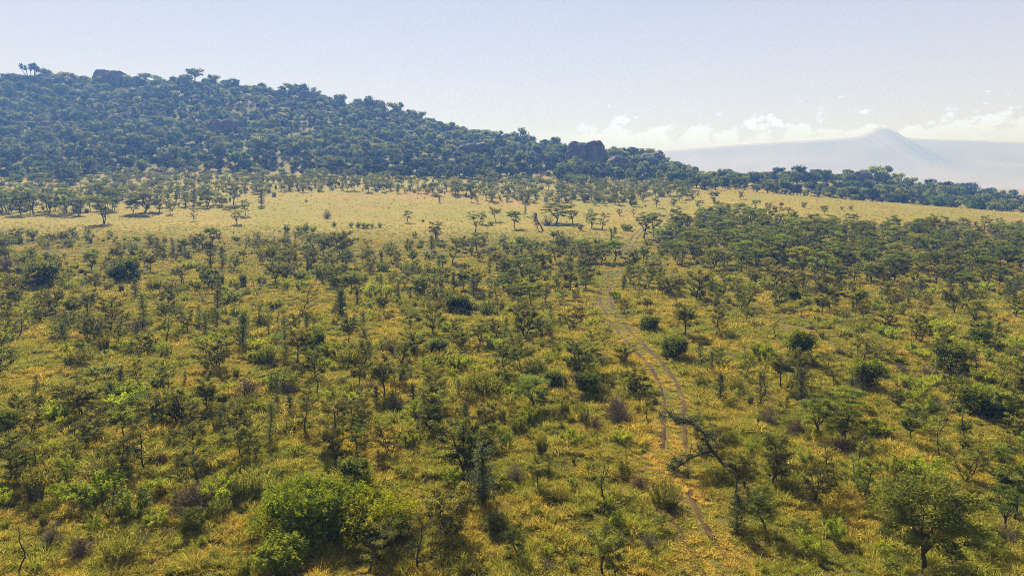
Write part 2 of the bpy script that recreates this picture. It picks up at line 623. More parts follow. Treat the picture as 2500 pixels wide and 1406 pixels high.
def build_track():
    c = np.array([hit(*p)[:2] for p in TRACK_PX])
    t = np.concatenate([[0], np.cumsum(np.linalg.norm(np.diff(c, axis=0), axis=1))])
    s = np.arange(0, t[-1], 0.5)
    line = np.stack([np.interp(s, t, c[:, 0]), np.interp(s, t, c[:, 1])], 1)
    k = np.hanning(25)
    k /= k.sum()
    pad = np.pad(line, ((12, 12), (0, 0)), mode='edge')
    line = np.stack([np.convolve(pad[:, i], k, 'valid') for i in range(2)], 1)
    d = np.gradient(line, axis=0)
    d /= np.linalg.norm(d, axis=1, keepdims=True)
    nrm = np.stack([d[:, 1], -d[:, 0]], 1)
    mb = MB()
    for side in (-0.78, 0.78):
        w = 0.19 + 0.13 * vnoise(s / 2.1, s * 0 + side, 4)
        cc = line + nrm * (side + 0.10 * vnoise(s / 5, s * 0 + side * 7, 6))[:, None]
        cols = []
        for q in (-1, -0.5, 0.5, 1):
            p = cc + nrm * (w * q)[:, None]
            z = height(p[:, 0], p[:, 1]) + (0.05 if abs(q) < 1 else 0.01)
            cols.append(np.column_stack([p, z]))
        V = np.stack(cols, 1).reshape(-1, 3)
        mb.grid(V, len(s), 4)
    o = link('dirt_track', mesh_from('dirt_track', [(mb, M_SHADED_SOIL)], True))
    o['kind'] = 'structure'
    o['label'] = 'two worn wheel ruts of reddish soil with grass shade painted in'
    return line


TRACK = build_track()


def track_dist(x, y):
    x, y = np.atleast_1d(x), np.atleast_1d(y)
    out = np.empty(len(x))
    tr = TRACK[::2]
    for i in range(0, len(x), 4000):
        dx = x[i:i + 4000, None] - tr[None, :, 0]
        dy = y[i:i + 4000, None] - tr[None, :, 1]
        out[i:i + 4000] = np.sqrt((dx * dx + dy * dy).min(1))
    return out


def build_mountain():
    D = 3000.0
    prof = [(-3500, 430), (-1500, 415), (0, 400), (900, 385), (1400, 374), (1640, 366), (1780, 354), (1880, 347), (1960, 342), (2020, 339), (2065, 335), (2086, 330), (2094, 325),
            (2102, 323), (2112, 315), (2120, 311), (2132, 309), (2138, 313), (2150, 313), (2158, 319), (2166, 320), (2174, 328), (2190, 336), (2230, 339), (2320, 341), (2420, 345), (2540, 349), (2700, 358),
            (3000, 376), (3600, 400), (5000, 425)]
    pxs = np.unique(np.concatenate([np.linspace(-3400, 4900, 160), np.linspace(1600, 2600, 130), np.linspace(2060, 2210, 60)]))
    pys = np.interp(pxs, [p[0] for p in prof], [p[1] for p in prof])
    ridge = CAM_H + D * np.array([slope_of(p) for p in pys])
    x0 = (pxs - CX) / F_PX * D
    x0 = np.clip(x0, -4500, 4500)
    rows = []
    for s in np.linspace(0, 1, 26):
        y = D - 900 * (1 - s) ** 1.0 if s < 1 else D
        rows.append((y, s ** 1.7))
    for s in (0.8, 0.5, 0.25, 0.0):
        rows.append((D + 400 * (1 - s), s))
    V = []
    for y, h in rows:
        xx = x0
        n = fbm(xx / 260, np.full_like(xx, y / 260), 77, 4) * 26 * h * (1 - h) * 4 * 0.6
        V.append(np.column_stack([xx, np.full_like(xx, y), -14 + (ridge + 14) * h + n]))
    V = np.stack(V, 1).reshape(-1, 3)
    mb = MB()
    mb.grid(V, len(pxs), len(rows))
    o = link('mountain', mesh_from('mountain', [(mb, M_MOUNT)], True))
    o['kind'] = 'structure'
    o['label'] = 'broad hazy mountain with a jagged summit on the horizon'


build_mountain()


def build_haze():
    m, N, L = new_mat('haze_air')
    pv = N.new('ShaderNodeVolumePrincipled')
    pv.inputs['Color'].default_value = (*HAZE_COLOR, 1)
    pv.inputs['Absorption Color'].default_value = (*HAZE_ABSORB, 1)
    pv.inputs['Density'].default_value = HAZE_DENSITY
    pv.inputs['Anisotropy'].default_value = 0.15
    out = N.new('ShaderNodeOutputMaterial')
    L.new(pv.outputs[0], out.inputs['Volume'])
    x0, x1, y0, y1, z0, z1 = -6500, 6500, -900, 4300, -40, 275
    v = [(x, y, z) for z in (z0, z1) for y in (y0, y1) for x in (x0, x1)]
    f = [(0, 2, 3, 1), (4, 5, 7, 6), (0, 1, 5, 4), (2, 6, 7, 3), (0, 4, 6, 2), (1, 3, 7, 5)]
    me = bpy.data.meshes.new('haze')
    me.from_pydata(v, [], f)
    me.materials.append(m)
    o = link('haze', me)
    o['kind'] = 'stuff'
    o['label'] = 'thin blue haze filling the air towards the hill'


build_haze()


# ------------------------------------------------------------------ plants
def unit(v):
    return v / (np.linalg.norm(v, axis=-1, keepdims=True) + 1e-9)


def leaves(mb, c, rng, size, aspect=0.45, nrm=None, tone=None, jit=0.6):
    """diamond leaves at c; nrm is the preferred normal, jit how loosely it is kept"""
    n = len(c)
    if n == 0:
        return
    if nrm is None:
        nrm = np.tile([0, 0, 1.0], (n, 1))
    nr = unit(unit(nrm) + rng.normal(0, jit, (n, 3)))
    a = unit(np.cross(nr, rng.normal(0, 1, (n, 3))))
    b = np.cross(nr, a)
    s = (size * rng.uniform(0.65, 1.35, n))[:, None]
    q = np.stack([c - a * s * 0.5, c + b * s * aspect * 0.5 + nr * s * 0.08, c + a * s * 0.5, c - b * s * aspect * 0.5 + nr * s * 0.08], 1)
    if tone is None:
        tone = rng.uniform(0, 1, n)
    mb.quads(q, np.clip(np.asarray(tone) + rng.normal(0, 0.12, n), 0, 1))


def along(pts, rng, n, lo=0.0):
    pts = np.asarray(pts)
    t = rng.uniform(lo, 1, n) * (len(pts) - 1)
    i = np.minimum(t.astype(int), len(pts) - 2)
    f = (t - i)[:, None]
    return pts[i] * (1 - f) + pts[i + 1] * f


def crooked(p0, p1, rng, n=6, amp=0.06):
    p0, p1 = np.asarray(p0, float), np.asarray(p1, float)
    t = np.linspace(0, 1, n)[:, None]
    L = np.linalg.norm(p1 - p0)
    off = rng.normal(0, 1.9 * amp * L, (n, 3))
    for _ in range(2):
        off = np.concatenate([off[:1], 0.25 * off[:-2] + 0.5 * off[1:-1] + 0.25 * off[2:], off[-1:]])
    off = off * np.sin(np.pi * t) ** 0.7
    return p0 + (p1 - p0) * t + off


def limb(p0, az, elev, length, rng, droop=0.35, n=5):
    """a branch that flattens outwards"""
    p = [np.asarray(p0, float)]
    for k in range(n - 1):
        e = elev * (1 - droop * k / (n - 1)) + rng.normal(0, 0.12)
        a = az + rng.normal(0, 0.22)
        st = length / (n - 1)
        p.append(p[-1] + st * np.array([math.cos(a) * math.cos(e), math.sin(a) * math.cos(e), math.sin(e)]))
    return np.array(p)


def make_thorn(seed, H=3.6, stems=1, lean=0.1, spread=0.36, nb=14, dens=1.0, low=0.2):
    rng = np.random.default_rng(seed)
    tr, cr = MB(), MB()
    for s in range(stems):
        az = rng.uniform(0, 6.28)
        l = lean * H * rng.uniform(0.6, 1.2) + (0.18 * H if stems > 1 else 0)
        hh = H * rng.uniform(0.72, 0.9)
        base = np.array([rng.normal(0, 0.05), rng.normal(0, 0.05), -0.15])
        stem = crooked(base, base + [math.cos(az) * l, math.sin(az) * l, hh + 0.15], rng, 9, 0.035)
        r0 = 0.055 * H / 3.6 / math.sqrt(stems) + 0.02
        tr.tube(stem, np.linspace(r0 * 1.25, 0.016, 9), 6)
        n_b = int(nb / stems) + 2
        for k in range(n_b):
            t = low + (0.99 - low) * (k + rng.uniform(0, 0.8)) / n_b
            p0 = along(stem, rng, 1, 0)[0] if False else stem[0] + (stem[-1] - stem[0]) * t
            i = min(int(t * 8), 7)
            p0 = stem[i] + (stem[i + 1] - stem[i]) * (t * 8 - i)
            a = k * 2.4 + rng.uniform(-0.6, 0.6)
            ln = H * spread * rng.uniform(0.55, 1.1) * (0.75 + 0.5 * math.sin(math.pi * min(1, t * 0.9)))
            el = math.radians(rng.uniform(15, 62)) + 0.4 * max(0, t - 0.8)
            br = limb(p0, a, el, ln, rng, 0.6)
            tr.tube(br, np.linspace(0.024, 0.007, 5), 4)
            tone = rng.uniform(0.1, 0.9)
            c = along(br, rng, int(60 * dens), 0.2)
            leaves(cr, c + rng.normal(0, 1, c.shape) * [0.11, 0.11, 0.09], rng, 0.11, 0.45, None, tone, 0.7)
            for q in range(rng.integers(4, 8)):
                tt = rng.uniform(0.35, 1.0) * 4
                j = min(int(tt), 3)
                p1 = br[j] + (br[j + 1] - br[j]) * (tt - j)
                tw = limb(p1, a + rng.choice([-1, 1]) * rng.uniform(0.4, 1.2), rng.uniform(-0.2, 0.9), H * rng.uniform(0.07, 0.15), rng, 0.5, 4)
                tr.tube(tw, np.linspace(0.009, 0.004, 4), 3)
                c = along(tw, rng, int(rng.integers(36, 62) * dens), 0.0)
                leaves(cr, c + rng.normal(0, 1, c.shape) * [0.09, 0.09, 0.06], rng, 0.11, 0.5, None, tone + rng.normal(0, 0.2), 0.7)
    return tr, cr


def make_umbrella(seed, H=4.6, R=2.4, flat=0.22, plates=18, stems=1, dens=1.0):
    rng = np.random.default_rng(seed)
    tr, cr = MB(), MB()
    fork = H * rng.uniform(0.15, 0.27)
    for s in range(stems):
        base = np.array([rng.normal(0, 0.12 * (stems > 1)), rng.normal(0, 0.12 * (stems > 1)), -0.2])
        top = base + [rng.normal(0, 0.22), rng.normal(0, 0.22), fork + 0.2]
        trunk = crooked(base, top, rng, 6, 0.03)
        tr.tube(trunk, np.linspace(0.15, 0.095, 6) / math.sqrt(stems), 7)
        nl = 5 if stems == 1 else 3
        ends = []
        for k in range(nl):
            a = k * 6.283 / nl + rng.uniform(-0.4, 0.4) + s
            r = R * rng.uniform(0.35, 0.8)
            e = np.array([math.cos(a) * r, math.sin(a) * r, H * rng.uniform(0.72, 0.93)])
            lb = crooked(trunk[-1], e, rng, 6, 0.06)
            lb[1:-1, 2] -= 0.05 * H * np.sin(np.linspace(0, math.pi, 4))
            tr.tube(lb, np.linspace(0.075, 0.02, 6), 5)
            ends.append(lb)
        for k in range(plates // stems):
            a = k * 2.399 + rng.uniform(-0.4, 0.4)
            rr = R * math.sqrt((k + 0.5) / (plates / stems)) * rng.uniform(0.8, 1.05)
            layer = rng.choice([1.0, 0.92, 0.83, 0.72, 0.60, 0.47], p=[.20, .19, .18, .17, .15, .11])
            z = H * (layer - flat * 0.55 * (rr / R) ** 2) + rng.normal(0, 0.05)
            c0 = np.array([math.cos(a) * rr, math.sin(a) * rr, z]) + [top[0] * 0.5, top[1] * 0.5, 0]
            lb = min(ends, key=lambda e: np.min(np.linalg.norm(e - c0, axis=1)))
            i = int(np.argmin(np.linalg.norm(lb - c0, axis=1)))
            tw = crooked(lb[i], c0, rng, 5, 0.07)
            tr.tube(tw, np.linspace(0.026, 0.008, 5), 4)
            pr = R * rng.uniform(0.20, 0.34) * (0.7 + 0.3 * layer)
            c0[:2] *= 0.62 + 0.38 * layer
            tone = rng.uniform(0.1, 0.9)
            for q in range(9):
                aa = rng.uniform(0, 6.28)
                tip = c0 + np.array([math.cos(aa), math.sin(aa), rng.normal(0.02, 0.08)]) * pr * rng.uniform(0.6, 1.25)
                sp = crooked(c0, tip, rng, 4, 0.06)
                tr.tube(sp, np.linspace(0.009, 0.004, 4), 3)
                c = along(sp, rng, int(rng.integers(30, 48) * dens), 0.1)
                leaves(cr, c + rng.normal(0, 1, c.shape) * [0.13, 0.13, 0.07], rng, 0.125, 0.5, None, tone + rng.normal(0, 0.15), 0.55)
    return tr, cr


def make_bush(seed, H=2.6, R=1.7, lumps=16, n=7000, size=0.13, yellow=0.0):
    rng = np.random.default_rng(seed)
    tr, cr = MB(), MB()
    for k in range(7):
        a = k * 0.9 + rng.uniform(-0.3, 0.3)
        e = np.array([math.cos(a) * R * 0.55, math.sin(a) * R * 0.55, H * rng.uniform(0.45, 0.75)])
        tr.tube(crooked([0.1 * math.cos(a), 0.1 * math.sin(a), -0.15], e, rng, 6, 0.06), np.linspace(0.05, 0.012, 6), 5)
    per = n // lumps
    for k in range(lumps):
        a = k * 2.399 + rng.uniform(-0.5, 0.5)
        ph = rng.uniform(0.0, 1.0)
        rr = R * 0.80 * math.sqrt(rng.uniform(0.1, 1.0)) * math.cos(ph * 1.0)
        c0 = np.array([math.cos(a) * rr, math.sin(a) * rr, H * (0.24 + 0.56 * math.sin(ph * 1.4))])
        lr = R * rng.uniform(0.22, 0.40) * (16 / lumps) ** 0.22
        d = unit(rng.normal(0, 1, (per, 3)))
        rad = lr * (0.55 + 0.5 * rng.uniform(0, 1, per) ** 0.6)
        bump = 1 + 0.38 * np.sin(d[:, 0] * 7 + k) * np.sin(d[:, 1] * 6 + 2 * k) * np.sin(d[:, 2] * 7)
        c = c0 + d * (rad * bump)[:, None] * [1, 1, 0.85]
        keep = c[:, 2] > 0.05
        tone = rng.uniform(0.0, 0.9) + 0.3 * rng.normal(0, 0.6, keep.sum())
        leaves(cr, c[keep], rng, size, 0.55, d[keep] + [0, 0, 0.5], tone, 0.6)
        # a few shoots standing out of the outline
        for q in range(7):
            dd = unit(rng.normal(0, 1, 3) + [0, 0, 0.8])
            sh = crooked(c0 + dd * lr * 0.8, c0 + dd * lr * rng.uniform(1.1, 1.7), rng, 4, 0.05)
            cc = along(sh, rng, 22, 0)
            leaves(cr, cc + rng.normal(0, 0.06, cc.shape), rng, size * 0.9, 0.5, None, 0.7, 0.8)
    return tr, cr


def make_shrub(seed, H=1.5, R=0.9, stems=18, n=3600, size=0.10, aspect=0.5):
    rng = np.random.default_rng(seed)
    tr, cr = MB(), MB()
    for k in range(stems):
        a = k * 2.399 + rng.uniform(-0.4, 0.4)
        r = R * math.sqrt((k + 0.5) / stems) * rng.uniform(0.7, 1.1)
        tip = np.array([math.cos(a) * r, math.sin(a) * r, H * rng.uniform(0.6, 1.0) * (1 - 0.35 * (r / R) ** 2)])
        st = crooked([0.12 * math.cos(a), 0.12 * math.sin(a), -0.1], tip, rng, 6, 0.05)
        tr.tube(st, np.linspace(0.016, 0.005, 6), 4)
        tone = rng.uniform(0.1, 0.9)
        for q in range(4):
            tw = limb(along(st, rng, 1, 0.4)[0], a + rng.normal(0, 1.0), rng.uniform(0.2, 1.1), H * rng.uniform(0.12, 0.26), rng, 0.3, 4)
            c = along(tw, rng, n // stems // 5, 0.0)
            leaves(cr, c + rng.normal(0, 0.055, c.shape), rng, size, aspect, None, tone, 1.0)
        c = along(st, rng, n // stems // 5, 0.3)
        leaves(cr, c + rng.normal(0, 0.06, c.shape), rng, size, aspect, None, tone, 1.0)
    return tr, cr


def make_broom(seed, H=1.5, R=0.75, stems=60, n=2600):
    """upright wispy clump"""
    rng = np.random.default_rng(seed)
    tr, cr = MB(), MB()
    per = n // stems
    for k in range(stems):
        a = k * 2.399
        r = R * math.sqrt((k + 0.5) / stems)
        b = np.array([math.cos(a) * r * 0.45, math.sin(a) * r * 0.45, -0.08])
        t = np.array([math.cos(a) * r, math.sin(a) * r, H * rng.uniform(0.55, 1.05) * (1 - 0.25 * (r / R) ** 2)]) + rng.normal(0, 0.06, 3)
        st = crooked(b, t, rng, 5, 0.03)
        tr.tube(st, np.linspace(0.010, 0.004, 5), 3)
        c = along(st, rng, per, 0.2)
        d = np.tile(unit(t - b), (per, 1))
        nr = np.cross(d, rng.normal(0, 1, (per, 3)))
        q = unit(d + rng.normal(0, 0.35, d.shape))
        w = unit(np.cross(q, nr))
        s = rng.uniform(0.08, 0.16, per)[:, None]
        c = c + rng.normal(0, 0.035, c.shape)
        cr.quads(np.stack([c - q * s * .5, c + w * s * .16, c + q * s * .5, c - w * s * .16], 1), np.clip(rng.uniform(0, 1, per) * 0.5 + rng.uniform(0, 0.5), 0, 1))
    return tr, cr


def make_dry(seed, H=1.3, R=0.9, n=70, leafy=500):
    rng = np.random.default_rng(seed)
    tr, cr = MB(), MB()
    for k in range(n):
        a = k * 2.399
        e = rng.uniform(0.3, 1.4)
        ln = H * rng.uniform(0.7, 1.1)
        b = limb([rng.normal(0, 0.1), rng.normal(0, 0.1), -0.05], a, e, ln * (0.75 + 0.25 * e), rng, -0.1, 5)
        b[:, :2] *= min(1.0, R / (ln + 1e-6) * 1.1)
        tr.tube(b, np.linspace(0.014, 0.005, 5), 3)
        for q in range(4):
            tw = limb(along(b, rng, 1, 0.3)[0], rng.uniform(0, 6.28), rng.uniform(-0.3, 1.2), H * rng.uniform(0.15, 0.35), rng, 0.1, 4)
            tr.tube(tw, np.linspace(0.007, 0.003, 4), 3)
            c = along(tw, rng, max(1, leafy // (n * 4)), 0)
            leaves(cr, c + rng.normal(0, 0.03, c.shape), rng, 0.07, 0.4, None, None, 1.0)
    return tr, cr


def make_column(seed, H=3.0, R=0.48, nb=46):
    rng = np.random.default_rng(seed)
    tr, cr = MB(), MB()
    st = crooked([0, 0, -0.15], [rng.normal(0, 0.2), rng.normal(0, 0.2), H], rng, 9, 0.02)
    tr.tube(st, np.linspace(0.05, 0.012, 9), 6)
    for k in range(nb):
        t = 0.12 + 0.87 * k / nb
        i = min(int(t * 8), 7)
        p0 = st[i] + (st[i + 1] - st[i]) * (t * 8 - i)
        ln = R * rng.uniform(0.5, 1.25) * (0.55 + 0.7 * math.sin(math.pi * min(1, 0.15 + t * 0.85)))
        br = limb(p0, k * 2.399, rng.uniform(0.0, 0.6), ln, rng, 0.5, 4)
        tr.tube(br, np.linspace(0.013, 0.005, 4), 3)
        c = along(br, rng, 58, 0.1)
        leaves(cr, c + rng.normal(0, 1, c.shape) * [0.075, 0.075, 0.05], rng, 0.095, 0.45, None, rng.uniform(0.1, 0.9), 0.9)
    return tr, cr


def make_sapling(seed, H=2.8, stems=1, dens=1.0):
    rng = np.random.default_rng(seed)
    tr, cr = MB(), MB()
    for s in range(stems):
        a = rng.uniform(0, 6.28)
        st = crooked([0.25 * s, 0.1 * s, -0.12], [0.25 * s + math.cos(a) * 0.3 * H * rng.uniform(0.2, 0.9), math.sin(a) * 0.25 * H, H * rng.uniform(0.85, 1)], rng, 9, 0.035)
        tr.tube(st, np.linspace(0.045, 0.012, 9), 5)
        for k in range(9):
            t = 0.35 + 0.64 * k / 9
            i = min(int(t * 8), 7)
            p0 = st[i] + (st[i + 1] - st[i]) * (t * 8 - i)
            br = limb(p0, k * 2.2 + rng.uniform(-.5, .5), rng.uniform(0.2, 0.9), H * rng.uniform(0.1, 0.28), rng, 0.6, 5)
            tr.tube(br, np.linspace(0.014, 0.005, 5), 4)
            c = along(br, rng, int(26 * dens), 0.3)
            leaves(cr, c + rng.normal(0, 1, c.shape) * [0.07, 0.07, 0.04], rng, 0.09, 0.45, None, rng.uniform(0.2, 0.9), 0.7)
    return tr, cr


def make_hilltree(seed, H=7.5, R=3.4, lumps=10, n=1500, size=0.38, trunk=0.16, flat=0.75, tone0=None):
    rng = np.random.default_rng(seed)
    tr, cr = MB(), MB()
    t0 = crooked([0, 0, -0.6], [rng.normal(0, 0.3), rng.normal(0, 0.3), H * trunk], rng, 5, 0.03)
    tr.tube(t0, np.linspace(0.24, 0.16, 5), 6)
    lumps = int(lumps * 1.7)
    per = int(n * 1.5) // lumps
    zc = H * (trunk + 1) * 0.5
    hz = H * (1 - trunk) * 0.5
    for k in range(lumps):
        a = k * 2.399 + rng.uniform(-0.5, 0.5)
        rr = R * 0.78 * math.sqrt((k + 0.3) / lumps) * rng.uniform(0.8, 1.1)
        zz = zc + hz * 0.62 * rng.uniform(-0.9, 1.0) * math.sqrt(max(0.05, 1 - (rr / R) ** 2))
        c0 = np.array([math.cos(a) * rr, math.sin(a) * rr, zz])
        tr.tube(crooked(t0[-1], c0, rng, 4, 0.05), np.linspace(0.11, 0.03, 4), 4)
        lr = R * rng.uniform(0.17, 0.42)
        d = unit(rng.normal(0, 1, (per, 3)))
        bump = 1 + 0.35 * np.sin(d[:, 0] * 6 + k) * np.sin(d[:, 1] * 5 + 2 * k)
        c = c0 + d * (lr * bump * (0.55 + 0.6 * rng.uniform(0, 1, per)))[:, None] * [1, 1, flat]
        tone = (rng.uniform(0.05, 0.95) if tone0 is None else tone0) + 0.0 * per
        leaves(cr, c, rng, size, 0.7, d + [0, 0, 0.4], tone, 0.5)
    return tr, cr


# kind -> name, category, part names, materials, prototypes (mesh pairs) with the words that describe them
class Proto:
    pass


def proto(kind, words, pair, mats, part_names):
    p = Proto()
    tr, cr = pair
    v, _f, _t = cr.arrays()
    p.h = float(np.percentile(v[:, 2], 99.5))
    p.r = float(np.percentile(np.hypot(v[:, 0], v[:, 1]), 97))
    p.words = words
    nm = {'w': 'thorn_tree', 'u': 'umbrella_acacia', 'd': 'evergreen_bush', 'g': 'leafy_shrub', 's': 'wispy_shrub', 'x': 'dry_thicket', 'n': 'column_thorn',
          'b': 'thorn_sapling', 'h': 'hillside_tree'}[kind]
    p.parts = [(part_names[0], mesh_from(nm + '_' + part_names[0], [(tr, mats[0])], True)), (part_names[1], mesh_from(nm + '_' + part_names[1], [(cr, mats[1])]))]
    p.joined = mesh_from(nm + '_whole', [(tr, mats[0]), (cr, mats[1])])
    return p


TREE, SHRUB = ('trunk', 'crown'), ('stem', 'foliage')
PROTO = {k: [] for k in 'wudgsxnbh'}
for i, (words, kw) in enumerate([
        ('single-stemmed thorn tree with airy grey-green crown', dict(stems=1, nb=16)),
        ('forked thorn tree with two stems and loose crown', dict(stems=2, nb=16)),
        ('leaning thorn tree with sparse layered twigs', dict(stems=1, lean=0.32, nb=13, dens=0.8)),
        ('many-stemmed thorn tree with open fan of branches', dict(stems=3, nb=18, lean=0.2)),
        ('wide thorn tree with long level branches', dict(stems=1, nb=15, spread=0.48, low=0.45)),
        ('tall thin thorn tree with short ragged branches', dict(stems=1, H=4.4, nb=18, spread=0.24, dens=0.9)),
        ('thorn tree with thick tufted crown above bare stem', dict(stems=1, nb=18, low=0.5, dens=1.35)),
        ('low bushy thorn tree branching from the ground', dict(stems=3, H=2.8, nb=18, low=0.15, spread=0.4, dens=1.1))]):
    PROTO['w'].append(proto('w', words, make_thorn(100 + i, **kw), (M_BARK, M_THORN), TREE))
for i, (words, kw) in enumerate([
        ('flat-topped acacia with wide layered crown', dict(H=4.8, R=2.3, plates=34)),
        ('small acacia with umbrella crown on short trunk', dict(H=3.8, R=1.7, plates=28)),
        ('twin-trunked acacia with broken flat crown', dict(H=4.4, R=2.1, plates=34, stems=2)),
        ('slender acacia with low feathery crown', dict(H=4.4, R=1.5, plates=26, flat=0.6, dens=0.9)),
        ('ragged acacia with uneven tufted crown', dict(H=4.0, R=1.8, plates=18, flat=0.9, stems=2, dens=1.1)),
        ('acacia with tiered crown of separate leafy shelves', dict(H=5.0, R=1.9, plates=30, flat=0.5)),
        ('thin flat-topped acacia with gaps in its crown', dict(H=4.2, R=2.0, plates=22, dens=0.8)),
        ('dense broad acacia with thick umbrella crown', dict(H=4.6, R=2.6, plates=46, flat=0.4))]):
    PROTO['u'].append(proto('u', words, make_umbrella(200 + i, **kw), (M_BARK, M_UMB), TREE))
for i, (words, kw) in enumerate([
        ('dense dark green rounded bush', dict()),
        ('dark green bush taller than wide', dict(H=3.6, R=1.5, lumps=18, n=7500)),
        ('low spreading dark green bush', dict(H=2.0, R=2.0, lumps=18))]):
    PROTO['d'].append(proto('d', words, make_bush(300 + i, size=0.15, **kw), (M_BARK, M_DARK), SHRUB))
for i, (words, kw) in enumerate([
        ('bright green leafy shrub', dict()),
        ('low bright green shrub wider than tall', dict(H=1.0, R=1.0)),
        ('upright fresh green shrub with loose top', dict(H=1.9, R=0.8, stems=14)),
        ('yellowish green shrub with open twigs', dict(H=1.4, R=1.0, stems=12, n=1700))]):
    PROTO['g'].append(proto('g', words, make_shrub(400 + i, **kw), (M_BARK, M_GREEN), SHRUB))
for i, (words, kw) in enumerate([
        ('wispy grey-green clump of upright stems', dict()),
        ('wide grey-green clump of fine stems', dict(H=1.3, R=1.0, stems=80, n=3200)),
        ('narrow grey-green clump of tall stems', dict(H=1.8, R=0.55, stems=44))]):
    PROTO['s'].append(proto('s', words, make_broom(500 + i, **kw), (M_TWIG, M_GREY), SHRUB))
PROTO['s'].append(proto('s', 'rounded grey-green bush of small leaves', make_shrub(510, 1.5, 1.1, 20, 3200, 0.085, 0.4), (M_TWIG, M_GREY), SHRUB))
for i, (words, kw) in enumerate([
        ('brown tangle of dry leafless twigs', dict()),
        ('low dry brown thicket with few leaves', dict(H=1.0, R=1.0, leafy=1200))]):
    PROTO['x'].append(proto('x', words, make_dry(600 + i, **kw), (M_TWIG, M_DRY), SHRUB))
for i, (words, kw) in enumerate([
        ('narrow dark column-shaped thorn tree', dict()),
        ('short dark column-shaped thorn tree', dict(H=2.3, R=0.55, nb=40)),
        ('tall ragged column-shaped thorn tree', dict(H=3.6, R=0.62, nb=50))]):
    PROTO['n'].append(proto('n', words, make_column(700 + i, **kw), (M_BARK, M_COLUMN), TREE))
for i, (words, kw) in enumerate([
        ('thin nearly bare thorn sapling', dict()),
        ('pair of thin bare thorn stems', dict(stems=2)),
        ('crooked sapling with a small leafy tuft', dict(H=2.4, dens=1.8))]):
    PROTO['b'].append(proto('b', words, make_sapling(800 + i, **kw), (M_BARK, M_THORN), TREE))
for i, (words, kw, mt) in enumerate([
        ('dark round-crowned evergreen tree', dict(R=3.3, lumps=14, n=1800), M_HILLDARK),
        ('rounded green tree with lumpy crown', dict(H=6.5, R=3.3, lumps=10), M_HILL),
        ('tall dark tree with uneven crown', dict(H=9.0, R=3.2, lumps=14, n=1900, trunk=0.25), M_HILLDARK),
        ('low wide green tree like a large bush', dict(H=4.6, R=3.2, lumps=9, trunk=0.12), M_HILL),
        ('green tree with flat open crown', dict(H=7.0, R=3.6, lumps=10, trunk=0.5, flat=0.45, n=1100), M_HILLPALE),
        ('small round pale green tree', dict(H=4.2, R=2.4, lumps=8, trunk=0.2, n=1100, size=0.42), M_HILLPALE)]):
    PROTO['h'].append(proto('h', words, make_hilltree(900 + i, **kw), (M_BARK, mt), TREE))

NAME = {'w': ('thorn_tree', 'tree', 'thorn trees in the grassland'), 'u': ('umbrella_acacia', 'tree', 'flat-topped acacias'),
        'd': ('evergreen_bush', 'bush', 'dark evergreen bushes'), 'g': ('leafy_shrub', 'shrub', 'green shrubs in the grass'),
        's': ('wispy_shrub', 'shrub', 'grey-green clumps in the grass'), 'x': ('dry_thicket', 'shrub', 'dry thickets in the grass'),
        'n': ('column_thorn', 'tree', 'column-shaped thorn trees'), 'b': ('thorn_sapling', 'tree', 'bare thorn saplings'),
        'h': ('hillside_tree', 'tree', 'trees on the hill and ridge')}

